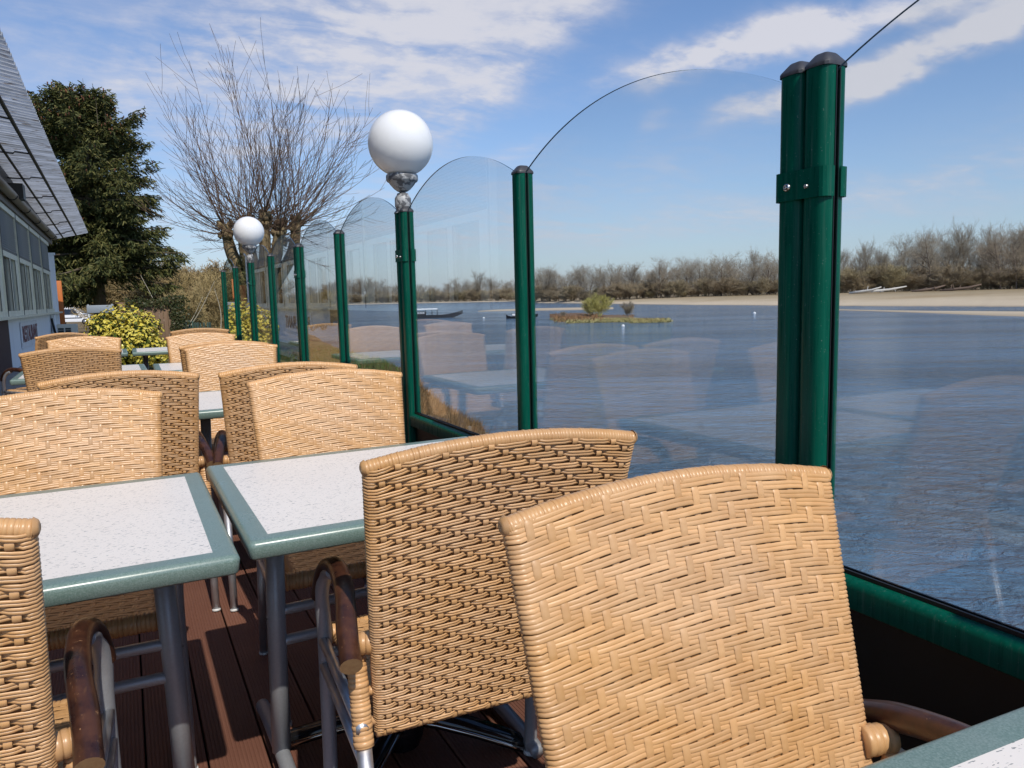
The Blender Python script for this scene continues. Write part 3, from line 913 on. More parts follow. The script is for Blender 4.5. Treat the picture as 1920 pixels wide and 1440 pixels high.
def rail_mesh(span, big=True):
    m = MB(); a, b = POSTW/2-.001, .030; r = .017; poly = []
    for cx, cz, a0 in ((a-r, b-r, 0), (-a+r, b-r, 90), (-a+.004, -b+.004, 180), (a-.004, -b+.004, 270)):
        rr = r if a0 < 180 else .004
        for q in range(6):
            t = radians(a0+q*18); poly.append((cx+rr*cos(t), cz+rr*sin(t)))
    m.extrude(poly, 0, span, 'y', smooth=True)
    me = m.mesh('rail', GREEN); sharp(me, 40); return me
screens = []
lb = ['nearest glass wind screen with arched panes, running out of the picture at right',
      'glass wind screen from the big clamped post to the near globe lamp',
      'glass wind screen just behind the near globe lamp post',
      'glass wind screen ending at the post of the far globe lamp',
      'farthest glass wind screen next to the bare bushes']
ycent = [-1.367, 1.124, 3.608, 6.115, 8.595, 11.09]
for i in range(5):
    y0, y1 = ycent[i]+.0318, ycent[i+1]-.0318
    ym = (y0+y1)/2
    if i == 1: ym = 2.367
    sc = thing('wind_screen', lb[i], 'wind screen', (DX, y0, 0), 0, 'arched glass wind screens')
    for yy in (y0, ym, y1):
        dz = {0: .0, 1: .0}.get(i, 0)+(.012 if (i == 0 and yy == y1) else .012 if (i == 1 and yy == y0) else 0)
        p_ = link('post', pm_, sc, (0, yy-y0, dz))
        link('post_cap', cm_, p_, (0, 0, PH)); link('gasket', gm_, p_, (0, 0, 0))
    for ya, yb in ((y0, ym), (ym, y1)):
        s_ = yb-ya-POSTD+.02
        link('glass_pane', pane_mesh(s_), sc, (0, ya-y0+POSTD/2-.01, .006))
        sp = yb-ya-POSTD
        link('rail', rail_mesh(sp), sc, (0, ya-y0+POSTD/2, ZR-.031))
        link('rail', rail_mesh(sp), sc, (0, ya-y0+POSTD/2, .06))
        g_ = MB(); 
        for x in (-.0065, .0065): g_.box((x, sp/2, ZR+.003), (.004, sp, .009))
        g_.obj('gasket', RUBBER, sc, (0, ya-y0+POSTD/2, 0))
        pn = MB(); pn.box((0, sp/2, .325), (.012, sp+.01, .50)); pn.obj('lower_panel', PANELM, sc, (0, ya-y0+POSTD/2, 0))
    if i > 0:                                   # clamp that ties this screen to the one before
        for z in (1.40, .35):
            cl_ = MB(); x0 = POSTW/2
            for sx in (-1, 1):
                xo = sx*(x0+.003); r = .012; pts = []
                half = POSTD+.004
                prof = [(sx*.009, -half-.003), (sx*(x0-r), -half-.003)]+[(sx*(x0-r+(r+.003)*sin(radians(a))), -half+r-(r+.003)*cos(radians(a))) for a in (30, 60, 90)]
                prof += [(sx*(x0-r+(r+.003)*sin(radians(a))), half-r+(r+.003)*cos(radians(a))) for a in (90, 60, 30)]+[(sx*(x0-r), half+.003), (sx*.009, half+.003)]
                inner = [(x*.93 if abs(x) > .02 else x, y*.965) for x, y in prof]
                poly = prof+inner[::-1]
                k = len(prof); vs = []
                for zz_ in (z-.029, z+.029): vs += [(x, y, zz_) for x, y in prof]+[(x, y, zz_) for x, y in inner]
                fs = []
                for j in range(k-1):
                    fs += [(j, j+1, 2*k+j+1, 2*k+j), (k+j+1, k+j, 3*k+j, 3*k+j+1), (j+1, j, k+j, k+j+1), (2*k+j, 2*k+j+1, 3*k+j+1, 3*k+j)]
                fs += [(0, 2*k, 3*k, k), (k-1, 2*k-1, 4*k-1, 3*k-1)]
                cl_.add(vs, fs, 0, False)
            c_ = cl_.obj('clamp', GREEN, sc, (0, -.0318, 0))
            for yy, rr, z2 in ((.028, .0085, z-.002), (-.022, .005, z-.006)):
                sm_ = MB(); sm_.lathe([(0.0001, .0055), (rr*.35, .0052), (rr*.36, .003), (rr*.45, .003), (rr*.5, .0055), (rr*.8, .0042), (rr, .0005), (rr, -.002)], sides=16)
                o = len(sm_.v)-16*8
                for q in range(o, len(sm_.v)):
                    x, y, zq = sm_.v[q]; sm_.v[q] = (-x0-.0035-zq, yy+y, z2+x)
                sm_.obj('screw', SCREW, c_)

def globe_lamp(y, label):
    r = .158
    o = thing('globe_lamp', label, 'lamp', (DX+.002, y, PH), 0, 'globe lamps on the screen posts')
    m = MB(); prof = []
    for i in range(33):
        a = -pi/2+.30+(pi-.30)*i/32
        prof.append((max(.0001, r*cos(a)), .333+r*sin(a)))
    m.lathe(prof, sides=48); m.obj('globe', GLOBE, o)
    m = MB(); m.lathe([(.070, .186), (.076, .184), (.078, .176), (.078, .160), (.074, .152), (.066, .148), (.058, .136), (.040, .116), (.026, .106), (.016, .102), (.014, .094)], sides=32); m.obj('collar', LAMPBASE, o)
    m = MB(); m.lathe([(.014, .098), (.026, .096), (.030, .086), (.034, .082), (.036, .078), (.040, .070), (.040, .032), (.036, .026), (.032, .01), (.040, -.0)], sides=28); m.obj('neck', LAMPBASE, o)
    return o
globe_lamp(3.620, 'near white globe lamp on flaking metal base atop the double screen post')
globe_lamp(8.595, 'far smaller white globe lamp in front of the pollarded tree')

# ------------------------------------------------------------------ restaurant building
bl = thing('restaurant_building', 'long low restaurant with shuttered windows under a corrugated canopy', 'building')
XW = -2.2
def plaster_fn(n, p):
    w = tc(n); a = n.noise(w, 1.2, 5, .6); b = n.noise(w, 40, 3)
    st = n.noise(n.mapping(w, (1, 3, .25)), 2, 4)
    n.put(p.inputs['Base Color'], n.mix(n.map(st, .55, .8, 0, .4), n.mix(a, (.88, .88, .89, 1), (.92, .92, .92, 1)), (.5, .5, .5, 1)))
    n.put(p.inputs['Normal'], n.bump(b, .2, .01))
WALLW = mat('white_render', (.75, .78, .82), .8, fn=plaster_fn)
WALLB = mat('maroon_render', (.05, .014, .016), .7)
FRAME = mat('cream_window_frame', (.50, .49, .40), .5, fn=lambda n, p: n.put(p.inputs['Base Color'], n.mix(n.map(n.noise(tc(n), 3, 5, .7), .4, .75), (.86, .80, .62, 1), (.70, .64, .48, 1))))
SHUT = mat('grey_roller_shutter', (.27, .275, .28), .55)
WGLASS = mat('dark_window_glass', (.015, .018, .02), .03, spec=.8)
INT = mat('pale_blind', (.42, .41, .34), .8)
m = MB(); m.box((XW-4, 25.9, 1.95), (7.9, 13.0, 3.9)); m.obj('wall', WALLW, bl)         # block behind the facade
m = MB(); m.box((XW-.11, 25.9, .40), (.20, 12.95, 1.15)); m.obj('wall', WALLW, bl)      # white plinth wall y 19.4..32.4
m = MB(); m.box((XW-.09, 10.4, .40), (.22, 17.9, 1.16)); m.obj('wall', WALLB, bl)
m = MB(); m.box((XW-4, 10.4, 1.95), (7.7, 17.9, 3.9)); m.obj('wall', WALLB, bl)
m = MB(); m.box((XW+.02, 32.30, 1.42), (.26, .26, 3.3)); m.box((XW+.02, 32.30, 3.10), (.34, .34, .07)); m.obj('corner_pillar', WALLW, bl)
bays = [9.7, 12.8, 15.9, 19.0, 21.95, 25.0, 28.2, 31.5]
for a, b in zip(bays, bays[1:]):
    f = MB(); L = b-a
    f.box((XW+.03, a, 2.2), (.10, .12, 2.46))
    f.box((XW+.02, (a+b)/2, 1.05), (.12, L-.12, .15)); f.box((XW+.02, (a+b)/2, 3.38), (.12, L-.12, .12))
    f.box((XW+.015, (a+b)/2, 2.36), (.08, L-.12, .12))
    for y0_, y1_ in ((.0, .14), (.45, .53), (.80, 1.0)): f.box((XW+.012, a+L*(y0_+y1_)/2+(.03 if y0_ == 0 else -.03 if y1_ == 1 else 0), 1.71), (.07, L*(y1_-y0_)-(.06 if y0_ == 0 or y1_ == 1 else 0), 1.17))
    win = f.obj('window', FRAME, bl)
    g_ = MB(); g_.box((XW-.012, a+L*.295, 1.71), (.012, L*.31, 1.17)); g_.obj('pane', WGLASS, win)
    g_ = MB(); g_.box((XW-.012, a+L*.665, 1.71), (.012, L*.27, 1.17)); g_.obj('pane', INT, win)
    g_ = MB()
    for q in (.14, .45, .53, .80): g_.box((XW+.048, a+L*q, 1.71), (.008, .035, 1.17))
    g_.box((XW+.083, a, 2.2), (.012, .05, 2.44)); g_.box((XW+.03, (a+b)/2, 2.45), (.05, L-.13, .06)); g_.obj('gasket', RUBBER, win)  # level black strip stands in for shade under the shutter; rest are gaskets
    s_ = MB(); nz = 17
    for i in range(nz):
        z = 2.47+.86*(i+.5)/nz; s_.tube([(XW+.02, a+.07, z), (XW+.02, b-.07, z)], .027, 6, smooth=True)
    s_.obj('roller_shutter', SHUT, win)
m = MB(); m.box((XW+.10, 21, .985), (.20, 25, .05)); m.obj('sill', FRAME, bl)
# sign
sg = thing('restaurant_sign', 'weathered rectangular restaurant sign on the white wall', 'sign', (XW+.012, 23.5, .52), 0)
m = MB(); m.box((0, 0, 0), (.02, 3.9, .62)); m.obj('sign_board', mat('sign_white', (.55, .55, .58), .6, fn=lambda n, p: n.put(p.inputs['Base Color'], n.mix(n.map(n.noise(tc(n), 4, 5, .7), .5, .75), (.84, .83, .84, 1), (.62, .56, .55, 1)))), sg)
SIGNR = mat('faded_red_lettering', (.22, .07, .07), .6, fn=lambda n, p: n.put(p.inputs['Base Color'], n.mix(n.map(n.noise(tc(n), 9, 4, .7), .45, .7), (.17, .05, .055, 1), (.36, .20, .20, 1))))
fc = bpy.data.curves.new('lettering', 'FONT'); fc.body = 'RESTAURANT'; fc.align_x = 'CENTER'; fc.align_y = 'CENTER'; fc.extrude = .004; fc.size = .60; fc.offset = .010
tmp = bpy.data.objects.new('lettering_curve', fc); COL.objects.link(tmp); bpy.context.view_layer.update()
lme = bpy.data.meshes.new_from_object(tmp.evaluated_get(bpy.context.evaluated_depsgraph_get())); bpy.data.objects.remove(tmp)
lme.materials.clear(); lme.materials.append(SIGNR); xs_ = [v.co.x for v in lme.vertices]; ys_ = [v.co.y for v in lme.vertices]; ft = link('lettering', lme, sg); ft.location = (.016, 0, 0); ft.rotation_euler = (pi/2, 0, pi/2); ft.scale = (3.55/(max(xs_)-min(xs_)), .40/(max(ys_)-min(ys_)), 1)
# canopy
cz_in = lambda y: 4.75-(y-10)*.03
cz_out = lambda y: 4.47-(y-5)*.0073
def tin_fn(n, p):
    o = tc(n); a = n.noise(n.mapping(o, (.6, 5, 1)), 1.6, 5, .7); b = n.noise(n.mapping(o, (1.5, 9, 1)), 2, 4, .65)
    c = n.mix(n.map(a, .38, .62), (.42, .43, .44, 1), (.80, .83, .88, 1))
    c = n.mix(n.map(b, .58, .66, 0, .85), c, (.22, .16, .11, 1))
    n.put(p.inputs['Base Color'], c)
    n.put(p.inputs['Roughness'], .38)
def tin_mat():
    m = mat('corrugated_sheet', (.5, .5, .5), .38, .0, fn=tin_fn); t = m.node_tree; n = N(t)
    out = [x for x in t.nodes if x.type == 'OUTPUT_MATERIAL'][0]; p = [x for x in t.nodes if x.type == 'BSDF_PRINCIPLED'][0]
    tl = n.new('ShaderNodeBsdfTranslucent'); t.links.new(p.inputs[0].links[0].from_socket, tl.inputs[0])
    mx = n.new('ShaderNodeMixShader'); mx.inputs[0].default_value = .58; t.links.new(p.outputs[0], mx.inputs[1]); t.links.new(tl.outputs[0], mx.inputs[2])
    t.links.new(mx.outputs[0], out.inputs[0]); return m
TIN = tin_mat()
m_by = []
y = 4.0; ish = 0
while y < 36.2:
    y2 = min(y+1.02, 36.5); m = MB(); vs = []; ns = 40
    xs = (-2.26, -1.9, -1.5, -1.02)
    for i in range(ns+1):
        yy = y+(y2-y+.002)*i/ns
        for x in xs:
            t = (x+2.26)/(1.24); z = cz_in(yy)*(1-t)+cz_out(yy)*t
            z += .034*cos(i/ns*2*pi*5)+.0015*(ish % 2)
            vs.append((x+(.014*hnoise(ish, 0, 1.7) if x == xs[-1] else 0), yy, z))
    k = len(xs)
    m.add(vs, [(i*k+j, i*k+j+1, (i+1)*k+j+1, (i+1)*k+j) for i in range(ns) for j in range(k-1)])
    o = m.obj('canopy_sheet', TIN, bl)
    y = y2; ish += 1
STEEL = mat('dark_steel', (.035, .034, .034), .5, .3)
m = MB(); ys_ = [2, 12, 22, 30, 36.4]; vs = []
for yy in ys_: vs += [(-6.3, yy, cz_in(yy)+.9), (-2.262, yy, cz_in(yy)+.03), (-2.262, yy, cz_in(yy)-.02), (-6.3, yy, cz_in(yy)+.85)]
m.add(vs, [(i*4+j, i*4+(j+1) % 4, (i+1)*4+(j+1) % 4, (i+1)*4+j) for i in range(len(ys_)-1) for j in range(4)]+[(0, 1, 2, 3), (16, 19, 18, 17)], 0, False); m.obj('roof', TIN, bl)  # unseen roof, added and carried past the wall end to shade the gate posts
for t, rr in ((.66, .035), (.28, .028)):
    m = MB(); x = -2.26+1.24*t
    m.tube([(x, yy, cz_in(yy)*(1-t)+cz_out(yy)*t-.055) for yy in (4, 12, 20, 28, 36.3)], rr, 8); m.obj('purlin', STEEL, bl)
for yy in [6.5+3.1*i for i in range(10)]:
    m = MB()
    m.tube([(-2.2, yy, cz_in(yy)-.10), (-1.75, yy, cz_in(yy)*.62+cz_out(yy)*.38-.09), (-1.72, yy+.02, cz_in(yy)*.6+cz_out(yy)*.4-.045), (-1.45, yy, cz_in(yy)*.34+cz_out(yy)*.66-.05)], .016, 6); m.obj('canopy_bracket', STEEL, bl)
m = MB(); m.box((XW-.03, 20, 4.15), (.06, 25.2, 1.4)); m.obj('upper_board', STEEL, bl)
m = MB(); m.box((XW+.06, 20, 3.58), (.12, 25.2, .26)); m.obj('fascia', mat('brown_fascia', (.16, .12, .09), .6), bl)
m = MB(); m.tube([(XW+.22, yy, 3.68) for yy in (7, 20, 32.3)], .10, 12); m.obj('gutter', mat('brown_gutter', (.27, .20, .15), .5, fn=lambda n, p: n.put(p.inputs['Base Color'], n.mix(n.map(n.noise(n.mapping(tc(n), (1, .6, 1)), 2, 4), .4, .7), (.30, .23, .17, 1), (.18, .12, .08, 1)))), bl)
m = MB()
for yy in (11, 14, 17, 20.3, 23, 25.8, 28.6, 31.3): m.tube([(XW+.22+.108*cos(radians(a)), yy, 3.68+.108*sin(radians(a))) for a in range(-190, 20, 30)], .014, 6)
m.obj('gutter_bracket', STEEL, bl)
m = MB(); m.box((XW+.26, 20.9, 3.82), (.30, .5, .34)); m.obj('floodlight', mat('black_housing', (.012, .012, .012), .5), bl)
m = MB(); m.tube(smoothpath([(XW+.05, 30.2, .80), (XW+.10, 30.4, .35), (XW+.20, 31.0, -.05), (XW+.32, 31.6, -.20)], 6), .035, 8); m.obj('cable', STEEL, bl)
m = MB(); m.box((XW+.06, 30.9, .55), (.10, .9, .75)); m.obj('meter_box', WALLW, bl)
# air conditioner
ac = thing('air_conditioner', 'cream outdoor air conditioner unit on the ground by the wall end', 'air conditioner', (-1.72, 30.4, .03), 0)
m = MB(); m.bbox((0, 0, .29), (.62, .32, .54), .02); m.obj('casing', mat('cream_casing', (.62, .60, .52), .5), ac)
m = MB()
for i in (-.155, .085): 
    for j in (.14, .30, .40): m.box((i*.9-.05, -.163, j), (.17, .01, .11 if j < .4 else .06))
m.obj('grille', mat('dark_grille', (.012, .02, .022), .5), ac)
m = MB()
for i in (-.2, .2): m.box((i, 0, -.18), (.05, .28, .40))
m.obj('foot', STEEL, ac)

# gate posts
WOODP = mat('orange_stained_wood', (.50, .135, .02), .55, fn=lambda n, p: n.put(p.inputs['Base Color'], n.mix(n.noise(n.mapping(tc(n), (20, 20, 1.2)), 1, 4), (.46, .115, .016, 1), (.58, .18, .035, 1))))
def gate_post(x, y, z0, h, w, label):
    m = MB(); m.bbox((0, 0, h/2), (w, w, h), .02)
    o = m.obj('wooden_post', WOODP); o.location = (x, y, z0)
    return tag(o, label, 'post', 'orange stained posts by the wall end')
gate_post(-2.386, 38.8, -.5, 2.82, .25, 'taller orange brown wooden post at the restaurant wall end')
gate_post(-2.70, 38.3, -.5, 2.50, .21, 'shorter orange brown wooden post with a stepped block next to the wall')
bk = MB(); bk.bbox((0, 0, 0), (.16, .16, .26), .02); o = bk.obj('post_block', WOODP); o.location = (-2.56, 38.1, 1.72); tag(o, 'small orange wooden block fixed between the two posts', 'block')

# ------------------------------------------------------------------ vegetation helpers
def leaf_mat(name, cols, rough=.6, trans=.25):
    def fn(n, p):
        r = island(n)
        c = n.ramp(r, [(i/(len(cols)-1), c) for i, c in enumerate(cols)])
        n.put(p.inputs['Base Color'], c)
    return mat(name, cols[0], rough, spec=.25, fn=fn, Transmission_Weight=0.0)
BARK = mat('grey_brown_bark', (.12, .09, .06), .85, fn=lambda n, p: (n.put(p.inputs['Base Color'], n.mix(n.noise(n.mapping(tc(n), (6, 6, 1.5)), 3, 5, .65), (.05, .035, .022, 1), (.20, .155, .10, 1))), n.put(p.inputs['Normal'], n.bump(n.noise(n.mapping(tc(n), (10, 10, 2)), 3, 5), .8, .05))))
def rot_about(v, axis, a): return Matrix.Rotation(a, 3, axis) @ v
def perp(v):
    a = Vector((0, 0, 1)) if abs(v.z) < .9 else Vector((1, 0, 0)); return v.cross(a).normalized()
def twig_tree(rnd, H, spread, levels, trunk_r, minr, kids_, up=.25, lean=0, start=.25, trunks=1, tl=0):
    """bare deciduous tree: recursive limbs as 3-5 sided tapered tubes. returns (trunk MB, crown MB)"""
    tr, cr = MB(), MB()
    def limb(p, d, L, r, lev):
        seg = 4 if lev < 2 else 3; pts = [p]; q = p.copy(); dd = d.copy()
        for i in range(seg):
            dd = (dd+Vector((rnd.uniform(-1, 1), rnd.uniform(-1, 1), rnd.uniform(-1, 1)))*.14+Vector((0, 0, up*.25))).normalized()
            q = q+dd*(L/seg); pts.append(q.copy())
        rs = [max(minr, r*(1-.65*i/seg)) for i in range(seg+1)]
        (tr if lev <= tl else cr).tube(pts, rs, 6 if lev == 0 else (4 if lev == 1 else 3), cap=False)
        if lev >= levels: return
        nk = kids_[lev]
        for i in range(nk):
            t = start+(1-start)*(i+rnd.random())/nk if lev == 0 else .2+.8*(i+rnd.random())/nk
            x = t*seg; j = min(seg-1, int(x)); b = pts[j].lerp(pts[j+1], x-j)
            dl = (pts[j+1]-pts[j]).normalized()
            ax = rot_about(perp(dl), dl, rnd.uniform(0, 2*pi))
            ang = radians(rnd.uniform(22, 62))*spread
            nd = rot_about(dl, ax, ang); nd.z += up; nd.normalize()
            limb(b, nd, L*rnd.uniform(.42, .68)*(1-.35*t if lev == 0 else 1), max(minr, r*(1-.6*t)*.5), lev+1)
    for k_ in range(trunks):
        a = rnd.uniform(0, 2*pi)
        d = Vector((cos(a)*.35, sin(a)*.35, 1)).normalized() if trunks > 1 else Vector((lean, 0, 1)).normalized()
        limb(Vector((cos(a)*.02*H, sin(a)*.02*H, 0)) if trunks > 1 else Vector((0, 0, 0)), d, H*.62 if trunks == 1 else H*.55, trunk_r, 0)
    return tr, cr
def twig_mat(name, cols):
    def fn(n, p):
        r = objrand(n); i = island(n)
        c = n.ramp(r, [(k/(len(cols)-1), c) for k, c in enumerate(cols)])
        hsv = n.new('ShaderNodeHueSaturation'); n.put(hsv.inputs['Value'], n.map(i, 0, 1, .6, 1.45)); n.put(hsv.inputs['Color'], c)
        n.put(p.inputs['Base Color'], hsv.outputs[0])
    return mat(name, cols[0], .85, spec=.1, fn=fn)
TWIG_FAR = twig_mat('bare_twigs', [(.30, .255, .195), (.33, .275, .20), (.29, .255, .20), (.33, .265, .19)])
TRUNK_FAR = twig_mat('far_trunks', [(.15, .115, .09), (.19, .15, .12), (.13, .105, .085)])
TWIG_SHRUB = twig_mat('bare_shrub_twigs', [(.36, .285, .19), (.40, .32, .205), (.31, .25, .17), (.37, .31, .175)])
TWIG_GREEN = twig_mat('budding_twigs', [(.44, .40, .13), (.50, .45, .16)])
TWIG_TAN = twig_mat('tan_scrub', [(.33, .245, .12), (.37, .28, .13), (.30, .21, .11)])

# ------------------------------------------------------------------ far bank trees
rnd = random.Random(21)
FARP = [(1.15, .12, (14, 8, 6, 4)), (1.0, .2, (13, 9, 6, 4)), (1.3, .08, (12, 9, 6, 4)), (.9, .3, (15, 8, 6, 4)), (1.2, .15, (11, 9, 7, 4)), (1.05, .25, (13, 8, 7, 3)), (1.25, .1, (14, 8, 6, 4))]
far_src = []
for vi in range(7):
    H = 20
    sp_, up_, kd = FARP[vi]
    tr, cr = twig_tree(random.Random(100+vi), H, sp_, 4, .27, .011, kd, up=up_, start=.24, tl=1)
    far_src.append((tr.mesh('trunk', TRUNK_FAR), cr.mesh('crown', TWIG_FAR)))
bush_src = []
for vi in range(4):
    tr, cr = twig_tree(random.Random(200+vi), 6, 1.0, 3, .05, .014, (8, 9, 7), up=.15, start=.05, trunks=6)
    cr.add(tr.v, tr.f); bush_src.append(cr)
bush_far = [b.mesh('crown', TWIG_SHRUB) for b in bush_src]
def far_tree(u, d, h, z, wide, label, group, vi=None, material=None):
    p_ = polar(u, d, z-.3); vi = rnd.randrange(7) if vi is None else vi
    o = thing('bare_tree', label, 'tree', p_, rnd.uniform(0, 6.28), group)
    zs = h/19.0; xs = zs*wide
    o.scale = (xs, xs, zs)
    link('trunk', far_src[vi][0], o); link('crown', far_src[vi][1], o)
    return o
def far_bush(u, d, h, z, wide, label, group, vi=None):
    vi = rnd.randrange(4) if vi is None else vi
    o = link('bare_shrub', bush_far[vi], None, polar(u, d, z-.3)); o.rotation_euler = (0, 0, rnd.uniform(0, 6.28))
    zs = h/5.6; o.scale = (zs*wide, zs*wide, zs)
    return tag(o, label, 'shrub', group)
def px_h(px, d): return px*d/F_PX
# left wood, far upstream
L1 = 'bare grey brown tree in the distant wood on the far upstream shore'
for i in range(46):
    u = 560+ (i+rnd.random())*9.2
    d = fb_interp(u, 2)+rnd.uniform(4, 40)
    far_tree(u, d, px_h(rnd.uniform(34, 52)*(.9+.2*sin(u*.03)), d), -2.2, 1.25, L1, 'distant wood upstream')
for i in range(40):
    u = 560+(i+rnd.random())*10.6; d = fb_interp(u, 2)+rnd.uniform(0, 6)
    far_bush(u, d, px_h(rnd.uniform(18, 30), d), -2.3, 1.7, 'brown bare shrub at the foot of the distant upstream wood', 'shrubs under the upstream wood')
L2 = 'bare tree of the middle wood behind the islet, left of the big clamped post'
for i in range(44):
    u = 996+(i+rnd.random())*10.6; d = fb_interp(u, 2)+rnd.uniform(3, 30)
    prof = 72 if u < 1200 else (64+16*abs(sin(u*.021)))
    far_tree(u, d, px_h(prof*rnd.uniform(.72, 1.05), d), fb_interp(u, 3), 1.15, L2, 'middle wood behind the islet')
for u, hp, lb_ in ((1238, 80, 'tall rounded bare tree standing clear above the middle wood, above the islet tip'), (1352, 84, 'broad tall bare tree above the middle wood near the centre'), (1438, 82, 'tall bare tree just left of the big clamped post')):
    d = fb_interp(u, 2)+2; far_tree(u, d, px_h(hp, d), fb_interp(u, 3), 1.25, lb_, 'middle wood behind the islet', 0)
for i in range(46):
    u = 990+(i+rnd.random())*10.4; d = fb_interp(u, 2)+rnd.uniform(-1, 5)
    far_bush(u, d, px_h(rnd.uniform(14, 42), d), fb_interp(u, 3), 1.6, 'bare brown shrub at the foot of the middle wood', 'shrubs under the middle wood')
L3 = 'tall bare tree of the right hand wood behind the sandy beach'
for i in range(44):
    u = 1545+(i+rnd.random())*14; d = fb_interp(u, 2)+rnd.uniform(4, 28)
    far_tree(u, d, px_h((88 if u < 1700 else 102)*rnd.uniform(.75, 1.06), d), fb_interp(u, 3), .88, L3, 'right hand wood')
for u, hp, lb_ in ((1745, 112, 'reddish tall bare tree standing out in the right hand wood'), (1875, 113, 'tallest cluster tree near the right edge of the right hand wood'), (1905, 112, 'bare tall tree at the very right edge of the wood')):
    d = fb_interp(u, 2)+1; far_tree(u, d, px_h(hp, d), fb_interp(u, 3), .95, lb_, 'right hand wood', 2)
for i in range(60):
    u = 1540+(i+rnd.random())*10.5; d = fb_interp(u, 2)+rnd.uniform(-1, 6)
    far_bush(u, d, px_h(rnd.choice((rnd.uniform(16, 34), rnd.uniform(34, 58))), d), fb_interp(u, 3), 1.5, 'dense bare shrub along the top of the right hand beach', 'shrubs along the beach top')
# wood continuing behind: one mass that fills the gaps between the stems
fw = MB(); rr_ = random.Random(5)
for i in range(5200):
    u = rr_.uniform(540, 2320); d = fb_interp(u, 2)+rr_.uniform(30, 70); hp = (34 if u < 985 else 44 if u < 1500 else 66)
    p_ = polar(u, d, fb_interp(u, 3)-.3); h = px_h(hp, d)*rr_.uniform(.3, 1.0)
    q = p_+Vector((rr_.uniform(-1, 1), rr_.uniform(-1, 1), 0))*h*.12; q.z += h
    a = polar(u+1, d, 0)-polar(u, d, 0); a.normalize(); w_ = .05*d/300
    mid = p_.lerp(q, .5)
    fw.add([p_-a*w_, p_+a*w_, q], [(0, 1, 2)])
    for j in range(5):
        b = p_.lerp(q, rr_.uniform(.2, .9)); e_ = b+Vector((rr_.uniform(-1, 1), rr_.uniform(-1, 1), rr_.uniform(.1, 1)))*h*.2
        fw.add([b-a*w_*.7, b+a*w_*.7, e_], [(0, 1, 2)])
tag(fw.obj('far_woods', TWIG_FAR), 'deep mass of bare stems behind the trees of the far bank', kind='stuff')

# driftwood on the beach
DRIFT = mat('bleached_driftwood', (.55, .52, .47), .8)
def drift(u, d, L, label, rz, seed, white=True):
    r_ = random.Random(seed); m = MB(); m.tube([(-L/2, 0, .3), (-L*.1, .2, .8), (L*.2, 0, 1.2), (L/2, .1, 2.2)], [.45, .5, .42, .2], 7)
    for i in range(6):
        x = r_.uniform(-L*.3, L*.5); m.tube([(x, 0, .5), (x+r_.uniform(-.5, 1.5), r_.uniform(-1, 1), r_.uniform(.6, 2.6))], [.22, .07], 5)
    o = m.obj('driftwood', DRIFT if white else mat('dark_driftwood', (.16, .11, .08), .85)); o.location = polar(u, d, fb_interp(u, 3)-.35)
    r = ray(u, 560); o.rotation_euler = (0, 0, -math.atan2(r.x, r.y)+rz)
    return tag(o, label, 'driftwood')
drift(1645, 288, 18, 'bleached white fallen trunk lying on the right hand beach', .2, 1)
drift(1622, 282, 10, 'smaller bleached branch beside the white fallen trunk', -.3, 2)
drift(1740, 296, 10, 'dark driftwood pile on the beach under the reddish tall tree', .1, 3, False)
drift(1800, 298, 12, 'long low dark driftwood near the right end of the beach', -.1, 4, False)

# islet with bush
IS = []
def islet():
    us_ = [1030, 1050, 1080, 1120, 1160, 1200, 1235, 1262]
    fr = (122, 113, 108, 106, 104, 101, 102, 106); bk = (123, 134, 142, 142, 136, 124, 112, 107)
    m = MB(); vs = []; rr = random.Random(3)
    for u, a, b in zip(us_, fr, bk):
        hh = .95 if u < 1110 else (.55 if u < 1200 else .2)
        for t, z in ((0, -.2), (.12, .25*hh+.05), (.3, .7*hh), (.55, hh), (.8, .5*hh), (1, -.2)):
            p_ = polar(u, a+(b-a)*t, WATER_Z+z+rr.uniform(-.05, .05)); vs.append(p_)
    k = 6
    m.add(vs, [(i*k+j, (i+1)*k+j, (i+1)*k+j+1, i*k+j+1) for i in range(len(us_)-1) for j in range(k-1)])
    def fn(n, p):
        w = wpos(n); s = n.new('ShaderNodeSeparateXYZ'); n.put(s.inputs[0], w); b = n.noise(w, .8, 5, .7)
        c = n.mix(b, (.12, .065, .035, 1), (.22, .13, .07, 1))
        lowc = n.mix(b, (.16, .17, .04, 1), (.40, .33, .20, 1))
        n.put(p.inputs['Base Color'], n.mix(n.map(s.outputs[2], WATER_Z+.2, WATER_Z+.5, 1, 0), c, lowc)); n.put(p.inputs['Normal'], n.bump(b, 1, .3))
    return tag(m.obj('islet', mat('islet_ground', (.2, .13, .07), .9, fn=fn)), 'small weedy islet in the middle of the river', kind='structure')
islet()
tf = MB(); rr_ = random.Random(9)
for i in range(3200):
    u = rr_.uniform(1038, 1245); d = rr_.uniform(105, 132) if u < 1190 else rr_.uniform(102, 110)
    p_ = polar(u, d, WATER_Z+(.5 if u < 1120 else .25)*rr_.uniform(.2, 1.2)); h = rr_.uniform(.15, .55)*(1 if u < 1130 else .5); w_ = .05
    q = p_+Vector((rr_.uniform(-.4, .4), rr_.uniform(-.4, .4), h))
    tf.add([p_+Vector((-w_, 0, 0)), p_+Vector((w_, 0, 0)), q], [(0, 1, 2)])
tag(tf.obj('islet_weeds', twig_mat('islet_weed', [(.22, .12, .06), (.25, .15, .07)])), 'brown and yellowish weeds covering the islet', kind='stuff')
gb = bush_src[0]
def islet_bush(u, d, h, wide, material, label, vi):
    src = bush_src[vi]; m = MB(); m.add(src.v, src.f)
    o = m.obj('islet_bush', material); o.location = polar(u, d, WATER_Z+.4); s = h/5.6; o.scale = (s*wide, s*wide, s)
    return tag(o, label, 'bush')
